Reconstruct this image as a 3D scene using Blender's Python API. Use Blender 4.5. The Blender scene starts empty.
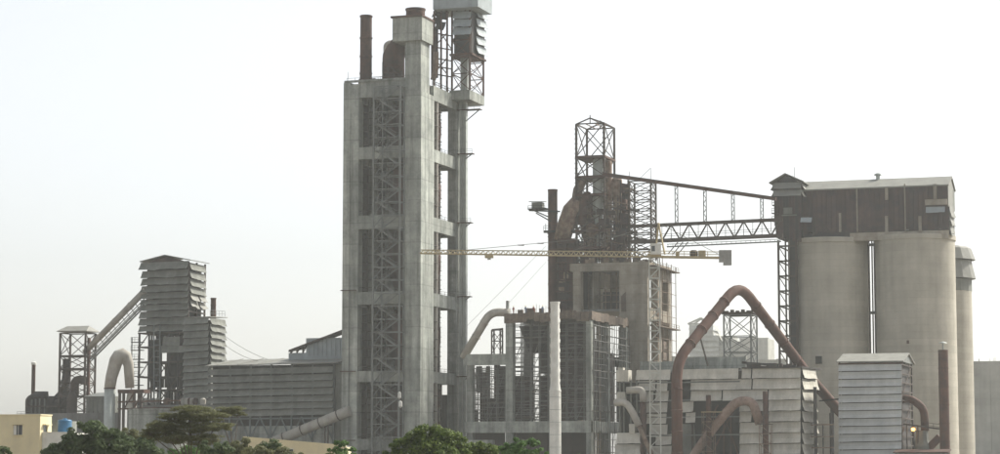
import bpy, bmesh, math, random
from mathutils import Vector, Matrix, Quaternion
random.seed(7)
R = math.radians
SC = bpy.context.scene
COL = SC.collection

# ------------------------------------------------------------------ camera
FPX, CX, CY, HOR, ZC = 2255.0, 500.0, 227.0, 456.0, 5.0     # photo pixels (1000 x 454)
TILT = math.atan((HOR - CY) / FPX)
cam = bpy.data.cameras.new('camera'); cam.sensor_width = 36.0; cam.lens = FPX * 36.0 / 1000.0
cam.clip_start = 1.0; cam.clip_end = 20000.0
camo = bpy.data.objects.new('camera', cam); COL.objects.link(camo)
camo.location = (0, 0, ZC); camo.rotation_euler = (math.pi / 2 + TILT, 0, 0)
SC.camera = camo

# ------------------------------------------------------------------ sky, sun, exposure
SUN_AZ, SUN_EL = R(60), R(44)          # azimuth measured from +Y (view direction) towards +X (right)
world = bpy.data.worlds.new('World'); SC.world = world; world.use_nodes = True
wn = world.node_tree
sky = wn.nodes.new('ShaderNodeTexSky'); sky.sky_type = 'NISHITA'; sky.sun_disc = False
sky.sun_elevation = SUN_EL; sky.sun_rotation = SUN_AZ
sky.dust_density = 2.6; sky.air_density = 1.0; sky.ozone_density = 1.2; sky.altitude = 100
bg = wn.nodes['Background']; bg.inputs[1].default_value = 0.084
hs = wn.nodes.new('ShaderNodeHueSaturation'); hs.inputs['Saturation'].default_value = 0.24      # dust-laden, almost colourless air
wn.links.new(sky.outputs[0], hs.inputs['Color']); wn.links.new(hs.outputs[0], bg.inputs[0])
sd = bpy.data.lights.new('sun', 'SUN'); sd.energy = 2.8; sd.angle = R(7); sd.color = (1.0, 0.95, 0.83)
so = bpy.data.objects.new('sun', sd); COL.objects.link(so)
sdir = Vector((math.sin(SUN_AZ) * math.cos(SUN_EL), math.cos(SUN_AZ) * math.cos(SUN_EL), math.sin(SUN_EL)))
so.rotation_euler = (-sdir).to_track_quat('-Z', 'Y').to_euler(); so.location = sdir * 300
SC.view_settings.view_transform = 'Standard'; SC.view_settings.look = 'None'
SC.view_settings.exposure = 1.30; SC.view_settings.gamma = 1.0
SC.render.engine = 'CYCLES'
SC.cycles.volume_bounces = 2
HAZE_DENSITY = 0.000125

# ------------------------------------------------------------------ pixel -> place helpers
def ray(px, py):
    x = (px - CX) / FPX; y = (CY - py) / FPX
    c, s = math.cos(TILT), math.sin(TILT)
    d = Vector((x, c - y * s, s + y * c))
    return d / d.y
def P(px, py, d):
    return Vector((0, 0, ZC)) + ray(px, py) * d
class Frame:
    def __init__(s, ox, oy, yaw):
        s.M = Matrix.Translation((ox, oy, 0)) @ Matrix.Rotation(yaw, 4, 'Z'); s.I = s.M.inverted()
    def v_at(s, px, py, d): return (s.I @ P(px, py, d)).y
    def fv(s, px, py, v):
        c = s.I @ Vector((0, 0, ZC)); r = s.I.to_3x3() @ ray(px, py)
        return c + r * ((v - c.y) / r.y)
    def fu(s, px, py, u):
        c = s.I @ Vector((0, 0, ZC)); r = s.I.to_3x3() @ ray(px, py)
        return c + r * ((u - c.x) / r.x)
o_ = P(421, 300, 540)
PL = Frame(o_.x, o_.y, R(-18.5))       # the plant's building grid
A, B = PL.fv, PL.fu

# ------------------------------------------------------------------ materials
def material(name, col, rough=0.85, var=0.25, scale=0.15, streak=0.0, metal=0.0, col2=None, band=0.0, bandper=3.0, fine=0.0, bump=0.0, spec=0.3):
    m = bpy.data.materials.new(name); m.use_nodes = True
    nt = m.node_tree; N = nt.nodes; L = nt.links
    b = N['Principled BSDF']; b.inputs['Roughness'].default_value = rough; b.inputs['Metallic'].default_value = metal
    b.inputs['Specular IOR Level'].default_value = spec
    geo = N.new('ShaderNodeNewGeometry'); info = N.new('ShaderNodeObjectInfo')
    def noise(sc, vec=None, det=5.0, rg=0.6):
        n = N.new('ShaderNodeTexNoise'); n.inputs['Scale'].default_value = sc; n.inputs['Detail'].default_value = det; n.inputs['Roughness'].default_value = rg
        L.new(vec if vec else geo.outputs['Position'], n.inputs['Vector']); return n.outputs['Fac']
    def mth(op, a, b_, c=None):
        n = N.new('ShaderNodeMath'); n.operation = op
        for i, x in enumerate((a, b_, c)):
            if x is None: continue
            if isinstance(x, (int, float)): n.inputs[i].default_value = x
            else: L.new(x, n.inputs[i])
        return n.outputs[0]
    def mapv(sx, sy, sz):
        n = N.new('ShaderNodeMapping'); n.inputs['Scale'].default_value = (sx, sy, sz); L.new(geo.outputs['Position'], n.inputs['Vector']); return n.outputs[0]
    f = mth('MULTIPLY_ADD', mth('SUBTRACT', noise(scale), 0.5), 2.4 * var, 1.0)
    f = mth('MULTIPLY', f, mth('MULTIPLY_ADD', mth('SUBTRACT', info.outputs['Random'], 0.5), var * 0.7, 1.0))
    if fine:
        f = mth('MULTIPLY', f, mth('MULTIPLY_ADD', mth('SUBTRACT', noise(1.7, det=3), 0.5), 2 * fine, 1.0))
    if streak:
        f = mth('MULTIPLY', f, mth('MULTIPLY_ADD', mth('SUBTRACT', noise(1.0, mapv(0.55, 0.55, 0.035), 4), 0.5), 2.6 * streak, 1.0))
    if band:
        sep = N.new('ShaderNodeSeparateXYZ'); L.new(geo.outputs['Position'], sep.inputs[0])
        fr = mth('FRACT', mth('DIVIDE', sep.outputs[2], bandper), 0.0)
        ln = mth('LESS_THAN', fr, 0.055)
        f = mth('MULTIPLY', f, mth('MULTIPLY_ADD', ln, -band, 1.0))
        fl = mth('FLOOR', mth('DIVIDE', sep.outputs[2], bandper), 0.0)
        w = N.new('ShaderNodeTexWhiteNoise'); w.noise_dimensions = '1D'; L.new(fl, w.inputs['W'])
        f = mth('MULTIPLY', f, mth('MULTIPLY_ADD', mth('SUBTRACT', w.outputs[0], 0.5), band * 0.8, 1.0))
    mix = N.new('ShaderNodeMix'); mix.data_type = 'RGBA'
    c2 = col2 or tuple(c * 0.8 for c in col)
    mix.inputs[6].default_value = (*col, 1); mix.inputs[7].default_value = (*c2, 1)
    rmp = N.new('ShaderNodeMapRange'); rmp.inputs[1].default_value = 0.38; rmp.inputs[2].default_value = 0.66
    L.new(noise(scale * 2.3 + 0.05), rmp.inputs[0]); L.new(rmp.outputs[0], mix.inputs[0])
    mul = N.new('ShaderNodeVectorMath'); mul.operation = 'SCALE'
    L.new(mix.outputs[2], mul.inputs[0]); L.new(mth('MAXIMUM', f, 0.15), mul.inputs['Scale'])
    L.new(mul.outputs[0], b.inputs['Base Color'])
    if bump:
        bp = N.new('ShaderNodeBump'); bp.inputs['Strength'].default_value = bump; bp.inputs['Distance'].default_value = 0.1
        L.new(noise(1.2), bp.inputs['Height']); L.new(bp.outputs[0], b.inputs['Normal'])
    return m
M = {}
M['concrete'] = material('concrete', (0.272, 0.285, 0.262), 0.9, 0.42, 0.10, 0.9, col2=(0.175, 0.19, 0.175), band=0.18, bandper=5.1, fine=0.28, bump=0.3)
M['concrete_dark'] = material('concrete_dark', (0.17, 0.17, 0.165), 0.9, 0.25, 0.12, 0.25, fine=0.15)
M['concrete_warm'] = material('concrete_warm', (0.29, 0.26, 0.215), 0.9, 0.25, 0.12, 0.45, col2=(0.21, 0.185, 0.15), band=0.18, bandper=2.4, fine=0.2)
M['silo'] = material('silo_concrete', (0.39, 0.367, 0.31), 0.9, 0.16, 0.05, 0.2, col2=(0.32, 0.30, 0.25), band=0.13, bandper=1.7, fine=0.06)
M['rust'] = material('rusted_steel', (0.085, 0.042, 0.031), 0.85, 0.4, 0.25, 0.5, col2=(0.052, 0.031, 0.027), fine=0.2)
M['red_pipe'] = material('red_oxide_pipe', (0.095, 0.042, 0.03), 0.8, 0.35, 0.35, 0.5, col2=(0.085, 0.048, 0.038), fine=0.12)
M['rust_dusty'] = material('dusty_rust', (0.20, 0.155, 0.12), 0.9, 0.45, 0.4, 0.6, col2=(0.115, 0.07, 0.05), fine=0.2)
M['dusty_pink'] = material('cement_dusted_pipe', (0.27, 0.20, 0.165), 0.9, 0.3, 0.5, 0.5, col2=(0.19, 0.125, 0.10), fine=0.2)
M['steel_dark'] = material('dark_steel', (0.034, 0.030, 0.031), 0.75, 0.35, 0.3, 0.2)
M['steel_brown'] = material('brown_steel', (0.056, 0.042, 0.036), 0.75, 0.35, 0.3, 0.2)
M['steel_grey'] = material('grey_painted_steel', (0.15, 0.16, 0.155), 0.65, 0.2, 0.3, 0.2)
M['steel_blue'] = material('blue_grey_steel', (0.12, 0.14, 0.145), 0.65, 0.2, 0.3, 0.2)
M['galv'] = material('galvanised_steel', (0.36, 0.39, 0.37), 0.5, 0.15, 0.2, 0.25, metal=0.2)
M['duct_pale'] = material('pale_dusty_duct', (0.36, 0.345, 0.31), 0.75, 0.15, 0.2, 0.3, col2=(0.29, 0.27, 0.24), fine=0.08)
M['sheet_grey'] = material('weathered_grey_sheet', (0.155, 0.162, 0.145), 0.75, 0.2, 0.12, 0.45, col2=(0.115, 0.12, 0.108), fine=0.1)
M['sheet_white'] = material('dusty_white_sheet', (0.47, 0.455, 0.405), 0.75, 0.16, 0.12, 0.4, col2=(0.38, 0.365, 0.32), fine=0.08)
M['sheet_blue'] = material('blue_white_sheet', (0.42, 0.435, 0.43), 0.65, 0.12, 0.12, 0.25, col2=(0.36, 0.375, 0.375))
M['sheet_bluegrey'] = material('blue_grey_sheet', (0.30, 0.335, 0.35), 0.65, 0.12, 0.12, 0.2)
M['sheet_maroon'] = material('maroon_sheet', (0.06, 0.036, 0.032), 0.8, 0.5, 0.2, 0.7, col2=(0.03, 0.023, 0.027), fine=0.15)
M['roof_grey'] = material('roof_sheet', (0.215, 0.215, 0.195), 0.65, 0.15, 0.15, 0.1)
M['dark_inside'] = material('inside_shade', (0.02, 0.019, 0.019), 0.9, 0.3, 0.3)  # near-black colour stands in for shade behind louvres and in openings
M['shaded_infill'] = material('interior_shade_infill', (0.04, 0.028, 0.027), 0.9, 0.35, 0.3, 0.4, fine=0.2)  # interior shade of open storeys and bays put into the colour
M['formwork'] = material('timber_formwork', (0.14, 0.11, 0.085), 0.9, 0.5, 0.6, 0.5, col2=(0.085, 0.066, 0.056), fine=0.25)
M['scaffold'] = material('scaffold_tube', (0.15, 0.15, 0.145), 0.7, 0.3, 0.3)
M['white_stack'] = material('white_stack_paint', (0.66, 0.66, 0.62), 0.5, 0.10, 0.15, 0.25)
M['crane_yellow'] = material('crane_yellow', (0.36, 0.30, 0.18), 0.6, 0.2, 0.3)
M['crane_white'] = material('crane_pale', (0.42, 0.43, 0.40), 0.6, 0.15, 0.3)
M['counterweight'] = material('counterweight_concrete', (0.27, 0.27, 0.26), 0.9, 0.15, 0.3)
M['cream_wall'] = material('cream_wall', (0.62, 0.55, 0.36), 0.9, 0.08, 0.3, 0.12, col2=(0.56, 0.50, 0.34))
M['white_wall'] = material('white_wall', (0.62, 0.62, 0.58), 0.9, 0.08, 0.3, 0.12)
M['blue_tank'] = material('blue_plastic', (0.06, 0.18, 0.32), 0.45, 0.1, 0.4)
M['glass_dark'] = material('dark_pane', (0.05, 0.055, 0.06), 0.2, 0.1, 0.3, spec=0.5)
M['far_haze_grey'] = material('far_hazed_sheet', (0.36, 0.36, 0.33), 0.9, 0.15, 0.06, 0.2, band=0.06, bandper=2.0)  # pale colour carries part of the haze fading
M['ground'] = material('dry_soil', (0.20, 0.165, 0.12), 0.95, 0.25, 0.02, fine=0.2)
M['bark'] = material('bark', (0.10, 0.075, 0.055), 0.95, 0.2, 1.0)
M['shirt_blue'] = material('blue_cloth', (0.10, 0.13, 0.2), 0.9, 0.1, 2.0)
M['shirt_red'] = material('red_cloth', (0.25, 0.09, 0.07), 0.9, 0.1, 2.0)
M['helmet'] = material('yellow_helmet', (0.5, 0.36, 0.05), 0.5, 0.05, 2.0)
M['cable'] = material('cable', (0.12, 0.12, 0.11), 0.7, 0.1, 1.0)
def leaf_mat(name, c1, c2, tr=0.35):
    m = bpy.data.materials.new(name); m.use_nodes = True; nt = m.node_tree; N = nt.nodes; L = nt.links
    geo = N.new('ShaderNodeNewGeometry')
    no = N.new('ShaderNodeTexNoise'); no.inputs['Scale'].default_value = 0.9; L.new(geo.outputs['Position'], no.inputs['Vector'])
    ad = N.new('ShaderNodeMath'); ad.operation = 'MULTIPLY_ADD'; L.new(geo.outputs['Random Per Island'], ad.inputs[0]); ad.inputs[1].default_value = 0.6
    L.new(no.outputs['Fac'], ad.inputs[2])
    mr = N.new('ShaderNodeMapRange'); mr.inputs[1].default_value = 0.4; mr.inputs[2].default_value = 1.2; L.new(ad.outputs[0], mr.inputs[0])
    mx = N.new('ShaderNodeMix'); mx.data_type = 'RGBA'; mx.inputs[6].default_value = (*c1, 1); mx.inputs[7].default_value = (*c2, 1); L.new(mr.outputs[0], mx.inputs[0])
    b = N['Principled BSDF']; b.inputs['Roughness'].default_value = 0.6; b.inputs['Specular IOR Level'].default_value = 0.25
    L.new(mx.outputs[2], b.inputs['Base Color'])
    t = N.new('ShaderNodeBsdfTranslucent'); L.new(mx.outputs[2], t.inputs['Color'])
    ms = N.new('ShaderNodeMixShader'); ms.inputs[0].default_value = tr
    L.new(b.outputs[0], ms.inputs[1]); L.new(t.outputs[0], ms.inputs[2]); L.new(ms.outputs[0], N['Material Output'].inputs['Surface'])
    return m
M['leaf_dark'] = leaf_mat('dark_green_leaf', (0.048, 0.075, 0.03), (0.10, 0.14, 0.055))
M['leaf_olive'] = leaf_mat('olive_leaf', (0.09, 0.10, 0.045), (0.17, 0.175, 0.085), 0.5)
M['leaf_bright'] = leaf_mat('bright_green_leaf', (0.035, 0.07, 0.012), (0.14, 0.19, 0.035))
M['leaf_fresh'] = leaf_mat('fresh_green_leaf', (0.05, 0.11, 0.025), (0.11, 0.20, 0.05))
def lampmat():
    m = bpy.data.materials.new('lit_lamp'); m.use_nodes = True
    b = m.node_tree.nodes['Principled BSDF']; b.inputs['Emission Color'].default_value = (1.0, 0.42, 0.08, 1); b.inputs['Emission Strength'].default_value = 3.0
    b.inputs['Base Color'].default_value = (0.8, 0.4, 0.1, 1); return m
M['lamp'] = lampmat()

# ------------------------------------------------------------------ object helpers
W = {}
def put(o, parent, wm):
    COL.objects.link(o)
    if parent is not None:
        o.parent = parent; o.matrix_parent_inverse = W[parent.name].inverted()
    o.matrix_basis = wm; W[o.name] = wm.copy(); return o
def thing(name, label, cat, uvz, group=None, fr=PL):
    o = bpy.data.objects.new(name, None); o.empty_display_size = 1.0
    put(o, None, fr.M @ Matrix.Translation(uvz)); o['label'] = label; o['category'] = cat
    if group: o['group'] = group
    FR[o.name] = fr; return o
FR = {}
def structure(o, kind='structure'): o['kind'] = kind; return o
_unit = {}
def unit(shape, mat):
    k = (shape, mat)
    if k in _unit: return _unit[k]
    bm = bmesh.new()
    if shape == 'box': bmesh.ops.create_cube(bm, size=1.0)
    else:
        bmesh.ops.create_cone(bm, cap_ends=True, segments=8 if shape == 'rod' else 24, radius1=0.5, radius2=0.5, depth=1.0)
        for f in bm.faces: f.smooth = len(f.verts) == 4
    me = bpy.data.meshes.new(shape + '_' + mat); bm.to_mesh(me); bm.free(); me.materials.append(M[mat]); _unit[k] = me; return me
def frame_of(T):
    while T is not None:
        if T.name in FR: return FR[T.name]
        T = T.parent
    return PL
def box(T, name, mat, us, vs, zs):
    us, vs, zs = sorted(us), sorted(vs), sorted(zs)
    o = bpy.data.objects.new(name, unit('box', mat))
    m = Matrix.Translation(((us[0] + us[1]) / 2, (vs[0] + vs[1]) / 2, (zs[0] + zs[1]) / 2)) @ Matrix.Diagonal((max(us[1] - us[0], .01), max(vs[1] - vs[0], .01), max(zs[1] - zs[0], .01), 1))
    return put(o, T, frame_of(T).M @ m)
def bar(T, name, mat, p, q, w, h=None, shape='box'):
    p, q = Vector(p), Vector(q); d = q - p; ln = d.length
    z = d.normalized(); x = z.cross(Vector((0, 0, 1)))
    x = Vector((1, 0, 0)) if x.length < 1e-4 else x.normalized()
    y = z.cross(x)
    rot = Matrix((x, y, z)).transposed().to_4x4()
    o = bpy.data.objects.new(name, unit(shape, mat))
    m = Matrix.Translation((p + q) / 2) @ rot @ Matrix.Diagonal((w, h or w, ln, 1))
    return put(o, T, frame_of(T).M @ m)
def rod(T, name, mat, p, q, dia): return bar(T, name, mat, p, q, dia, None, 'rod')
def mesh(T, name, mat, verts, faces, smooth=False, fr=None, label=None):
    me = bpy.data.meshes.new(name); me.from_pydata([tuple(v) for v in verts], [], faces); me.update()
    if smooth:
        for p in me.polygons: p.use_smooth = True
    for m_ in (mat if isinstance(mat, (list, tuple)) else [mat]): me.materials.append(M[m_])
    o = bpy.data.objects.new(name, me)
    if label: o['label'] = label
    # keep the origin at the part's centre
    c = Vector((0, 0, 0))
    for v in verts: c += Vector(v)
    c /= len(verts)
    me.transform(Matrix.Translation(-c))
    return put(o, T, (fr or frame_of(T)).M @ Matrix.Translation(c))
def fillet(pts, r, n=6):
    pts = [Vector(p) for p in pts]; out = [pts[0]]
    for i in range(1, len(pts) - 1):
        a, b, c = pts[i - 1], pts[i], pts[i + 1]
        d1 = (a - b); d2 = (c - b); l = min(r, d1.length * 0.48, d2.length * 0.48)
        s = b + d1.normalized() * l; e = b + d2.normalized() * l
        for k in range(n + 1):
            t = k / n; out.append(s * (1 - t) ** 2 + b * 2 * t * (1 - t) + e * t * t)
    out.append(pts[-1]); return out
def tube(T, name, mat, pts, r, seg=20, bend=0, label=None):
    pts = fillet(pts, bend) if bend else [Vector(p) for p in pts]
    n = len(pts); rs = r if isinstance(r, (list, tuple)) else [r] * n
    if len(rs) != n: rs = [rs[0] + (rs[-1] - rs[0]) * i / (n - 1) for i in range(n)]
    verts, faces = [], []; x = None
    for i, p in enumerate(pts):
        t = ((pts[min(i + 1, n - 1)] - p).normalized() + (p - pts[max(i - 1, 0)]).normalized())
        t = t.normalized() if t.length > 1e-6 else (pts[-1] - pts[0]).normalized()
        if x is None:
            x = t.cross(Vector((0.13, 0.9, 0.2))).normalized()
        x = (x - t * x.dot(t)).normalized(); y = t.cross(x)
        for k in range(seg):
            a = 2 * math.pi * k / seg; verts.append(p + (x * math.cos(a) + y * math.sin(a)) * rs[i])
    for i in range(n - 1):
        for k in range(seg):
            faces.append((i * seg + k, i * seg + (k + 1) % seg, (i + 1) * seg + (k + 1) % seg, (i + 1) * seg + k))
    faces.append(tuple(reversed(range(seg)))); faces.append(tuple(range((n - 1) * seg, n * seg)))
    o = mesh(T, name, mat, verts, faces, True, label=label)
    for pl in o.data.polygons:
        if len(pl.vertices) > 4: pl.use_smooth = False
    return o
def lathe(T, name, mat, c, prof, seg=32, smooth=True):
    verts, faces = [], []
    for r, z in prof:
        for k in range(seg):
            a = 2 * math.pi * k / seg; verts.append((c[0] + r * math.cos(a), c[1] + r * math.sin(a), z))
    for i in range(len(prof) - 1):
        for k in range(seg):
            faces.append((i * seg + k, i * seg + (k + 1) % seg, (i + 1) * seg + (k + 1) % seg, (i + 1) * seg + k))
    faces.append(tuple(reversed(range(seg)))); faces.append(tuple(range((len(prof) - 1) * seg, len(prof) * seg)))
    o = mesh(T, name, mat, verts, faces, False)
    if smooth:
        for pl in o.data.polygons: pl.use_smooth = len(pl.vertices) == 4
        # hard edges where the profile turns
        try:
            me = o.data; at = me.attributes.new('sharp_edge', 'BOOLEAN', 'EDGE')
            sharp = set()
            for i in range(1, len(prof) - 1):
                a = Vector((prof[i][0] - prof[i - 1][0], prof[i][1] - prof[i - 1][1])); b = Vector((prof[i + 1][0] - prof[i][0], prof[i + 1][1] - prof[i][1]))
                if a.length > 0 and b.length > 0 and a.angle(b) > 0.6: sharp.add(i)
            sharp |= {0, len(prof) - 1}
            for e in me.edges:
                i0, i1 = e.vertices[0] // seg, e.vertices[1] // seg
                if i0 == i1 and i0 in sharp: at.data[e.index].value = True
        except Exception: pass
    return o
def louver(T, mat, p, q, drop, out, name='louver', th=0.10, jit=0.12, n=5):
    """one sheet: top edge p-q at the wall, bottom edge swung out by vector out"""
    p, q, out = Vector(p), Vector(q), Vector(out)
    verts = []; on = out.normalized()
    for i in range(n + 1):
        t = i / n; a = p.lerp(q, t)
        s = random.uniform(-jit, jit); so_ = random.uniform(-jit, jit) * 0.3
        top = a + on * 0.05; bot = a + out + on * so_ + Vector((0, 0, -drop + s * 0.7))
        mid = top.lerp(bot, 0.55) - on * 0.12
        verts += [top, mid, bot, bot - on * th + Vector((0, 0, -0.02)), mid - on * th, top - on * th * 0.5]
    faces = []
    for i in range(n):
        a, b = i * 6, (i + 1) * 6
        for k in range(6): faces.append((a + k, b + k, b + (k + 1) % 6, a + (k + 1) % 6))
    faces.append((5, 4, 3, 2, 1, 0)); e = n * 6; faces.append((e, e + 1, e + 2, e + 3, e + 4, e + 5))
    bm = bmesh.new(); vs = [bm.verts.new(v) for v in verts]
    for f in faces: bm.faces.new([vs[i] for i in f])
    bmesh.ops.recalc_face_normals(bm, faces=bm.faces)
    me = bpy.data.meshes.new(name); c = (p + q) / 2; bmesh.ops.translate(bm, verts=bm.verts, vec=-c)
    bm.to_mesh(me); bm.free(); me.materials.append(M[mat])
    return put(bpy.data.objects.new(name, me), T, frame_of(T).M @ Matrix.Translation(c))
def slab(T, name, mat, quad, th):
    """a sheet through four corners with thickness th downwards"""
    q = [Vector(c) for c in quad]; d = Vector((0, 0, -th))
    v = q + [c + d for c in q]
    return mesh(T, name, mat, v, [(0, 1, 2, 3), (7, 6, 5, 4), (0, 4, 5, 1), (1, 5, 6, 2), (2, 6, 7, 3), (3, 7, 4, 0)])
def prism(T, name, mat, uz, v0, v1):
    """outline in the u-z plane pushed from v0 to v1"""
    n = len(uz); v = [(u, v0, z) for u, z in uz] + [(u, v1, z) for u, z in uz]
    f = [tuple(range(n)), tuple(reversed(range(n, 2 * n)))] + [(i, i + n, (i + 1) % n + n, (i + 1) % n) for i in range(n)]
    return mesh(T, name, mat, v, f)
def lattice(T, mat, us, vs, zs, post=0.35, brace=0.2, sides='frlb', xbrace=True, crossbars=True, double=True):
    """rectangular steel frame: four posts, crossbars at each z, X braces between"""
    cs = [(us[0], vs[0]), (us[1], vs[0]), (us[1], vs[1]), (us[0], vs[1])]
    for c in cs: bar(T, 'post', mat, (*c, zs[0]), (*c, zs[-1]), post)
    S = {'f': (0, 1), 'r': (1, 2), 'b': (2, 3), 'l': (3, 0)}
    for s in sides:
        a, b = cs[S[s][0]], cs[S[s][1]]
        for i, z in enumerate(zs):
            if crossbars and i: bar(T, 'crossbar', mat, (*a, z), (*b, z), brace * 1.1)
            if xbrace and i:
                z0 = zs[i - 1]
                if double or i % 2: bar(T, 'brace', mat, (*a, z0), (*b, z), brace * 0.8)
                if double or not i % 2: bar(T, 'brace', mat, (*b, z0), (*a, z), brace * 0.8)
def zr(a, b, n): return [a + (b - a) * i / n for i in range(n + 1)]
def railing(T, mat, p, q, h=1.1, step=2.5, w=0.09):
    p, q = Vector(p), Vector(q); n = max(1, int((q - p).length / step))
    for k in (0.5, 1.0): rod(T, 'rail', mat, p + Vector((0, 0, h * k)), q + Vector((0, 0, h * k)), w)
    for i in range(n + 1):
        a = p.lerp(q, i / n); rod(T, 'rail_post', mat, a, a + Vector((0, 0, h)), w)

# ------------------------------------------------------------------ ground
gr = mesh(None, 'ground', 'ground', [(-2500, -300, 0), (2500, -300, 0), (2500, 3200, 0), (-2500, 3200, 0)], [(0, 1, 2, 3)], fr=Frame(0, 0, 0)); structure(gr)

# ================================================================== concrete preheater tower (left)
uL = A(342.5, 250, 0).x
LV = [(82, 97.5), (147, 159), (215.5, 229), (292, 304.5), (371, 382), (439, 450)]
LZ = [(A(360, a, 0).z, A(360, b, 0).z) for a, b in LV]
zTop = LZ[0][0]
uC = A(357.5, 250, 0).x                       # right edge of the front-left column
uS = A(403.5, 250, 0).x                       # left edge of the shaft
vS = B(434, 250, 0).y                         # depth of the shaft
vB = B(456.5, 250, 0).y; vD = B(461, 250, 0).y
T = thing('preheater_tower', 'tall bare concrete preheater tower with open storeys and a raised shaft head', 'tower', (uL / 2, vD / 2, 0))
box(T, 'column', 'concrete', (uL, uL + 1.75), (0, 3.6), (0, zTop))
box(T, 'column', 'concrete', (uL + 1.75, uC), (0.3, 3.3), (0, zTop - 0.4))
box(T, 'column', 'concrete', (-2.4, 0), (vB, vD), (0, zTop - 0.1))
box(T, 'column', 'concrete', (uL, uL + 3), (vD - 3, vD), (0, zTop - 0.1))
box(T, 'column', 'concrete', (uL * .55, uL * .55 + 2.2), (vD - 2.6, vD - .1), (0, zTop - 0.2))
box(T, 'column', 'concrete', (uL + .1, uL + 2.4), (vD * .5, vD * .5 + 2.6), (0, zTop - 0.2))
shaft_top = A(412, 41, 0).z
box(T, 'shaft', 'concrete', (uS, -0.02), (-0.25, vS), (0, zTop - 3))
box(T, 'shaft', 'concrete', (A(405, 60, 0).x, -0.25), (0.0, B(430.5, 60, 0).y), (zTop - 2.98, shaft_top + .05))
hb0, hb1 = A(392.5, 30, -.9).x, 0.35
hd = box(T, 'shaft_head', 'concrete', (hb0, hb1), (-0.9, B(433, 30, .35).y), (shaft_top, A(410, 17, -.9).z))
box(T, 'cap_slab', 'rust', (hb0 - .4, hb1 + .2), (-1.3, B(433, 30, .35).y + .3), (A(410, 17, -.9).z + .004, A(410, 17, -.9).z + .45))
c = A(415.5, 12, 4)
lathe(T, 'vent_drum', 'rust', (c.x, 4), [(2.35, A(415, 17.2, 4).z), (2.35, A(415, 11, 4).z), (2.5, A(415, 10.5, 4).z), (2.5, A(415, 9, 4).z)], 24)
for i, (zt, zb) in enumerate(LZ):
    box(T, 'beam', 'concrete', (uC - .05, uS + .05), (0.45, 2.2), (zb, zt))
    box(T, 'beam', 'concrete', (-1.6, -0.2), (vS - .05, vB + .05), (zb - .15, zt - (.0 if i else .3)))
    box(T, 'beam', 'concrete', (uL + .25, uL + 1.6), (3.55, vD - 2.95), (zb, zt - .05))
    box(T, 'beam', 'concrete', (uL + 2.95, -2.35), (vD - 1.9, vD - .35), (zb, zt - .05))
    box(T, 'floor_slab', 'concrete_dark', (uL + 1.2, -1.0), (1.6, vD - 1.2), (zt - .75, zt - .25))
    zn = LZ[i + 1][0] if i + 1 < len(LZ) else 0
    # infill walls, coloured dark for the shade inside, on the far sides, with gaps where the sky shows through
    g = random.uniform(-.3, .3)
    gv = B(372.8, 130, uL + .8).y if i < 2 else 12.0; gw = 2.4 if i < 2 else .05
    box(T, 'infill_wall', 'shaded_infill', (uL + .6, uL + 1.0), (3.5, gv), (zn, zb + .02))
    box(T, 'infill_wall', 'shaded_infill', (uL + .6, uL + 1.0), (gv + gw, vD - 3), (zn, zb + .02))
    box(T, 'infill_wall', 'shaded_infill', (uL + 3, -7.6), (vD - 1.4, vD - 1.0), (zn, zb + .02))
    # process vessels on the floor
    for (cu, cv, rr) in ((uL * .42, 9.5, 2.6), (uL * .45, 20, 3.6), (uL * .75, 24, 3.2)):
        h = zb - zn
        lathe(T, 'cyclone', 'rust' if (i + int(rr)) % 2 else 'steel_brown', (cu, cv), [(.7, zn), (.7, zn + h * .12), (rr * .9, zn + h * .55), (rr * .9, zn + h * .86), (rr * .5, zn + h * .95), (rr * .5, zb + .1)], 18)
    # pipework in the right-hand opening
    rod(T, 'riser_pipe', 'duct_pale', (-.75, vS + 3.6, zn), (-.75, vS + 3.6, zb + .1), .95)
    rod(T, 'riser_pipe', 'rust', (-1.9, vS + 7.5, zn), (-1.9, vS + 7.5, zb + .1), .5)
    tube(T, 'riser_duct', 'duct_pale' if i in (1, 3) else 'rust_dusty', [(-1.75, vS + 5.6, zn), (-1.75, vS + 5.6, zb + .1)], .6, 14)
    rod(T, 'riser_pipe', 'steel_brown', (-2.35, vS + 9.6, zn), (-2.35, vS + 9.6, zb + .1), .55); rod(T, 'riser_pipe', 'duct_pale', (-3.0, vS + 12.5, zn), (-3.0, vS + 12.5, zb + .1), .3)
    lathe(T, 'hopper', 'rust', (-2.7, vS + 9.0), [(.4, zn + 2 + i), (1.15, zn + 4.5 + i), (1.15, zn + 8 + i), (.5, zn + 9 + i)], 14)
    for k in range(6):
        zz = zn + (zb - zn) * (.1 + .15 * k); box(T, 'walkway', 'steel_brown', (-3.6, -1.6), (vS + 7, vS + 10), (zz, zz + .14)); rod(T, 'rail', 'steel_brown', (-1.7, vS + 7, zz + 1.1), (-1.7, vS + 10, zz + 1.1), .1)
    if i > 2: box(T, 'infill_wall', 'shaded_infill', (-7.6, -5.2 if i == 3 else -4.6), (vD - 1.4, vD - 1.0), (zn, zb + .02))
    if i > 3: box(T, 'infill_wall', 'shaded_infill', (-4.5, -2.4), (vD - 1.4, vD - 1.0), (zn, zb - 2.5))
    for k in range(4):
        zz = zn + (zb - zn) * (.16 + .2 * k); lathe(T, 'pipe_flange', 'rust', (-1.75, vS + 5.6), [(.6, zz), (.85, zz), (.85, zz + .25), (.6, zz + .25)], 14)
    for k in range(3):
        zz = zn + (zb - zn) * (.22 + .27 * k)
        box(T, 'walkway', 'steel_brown', (-3.5, -.3), (vS + .2, vS + 5.0), (zz, zz + .15))
        bar(T, 'stringer', 'steel_brown', (-1.0, vS + .2, zz), (-1.0, vS + 4.4, zz + random.choice((-3, 3))), .18)
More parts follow.
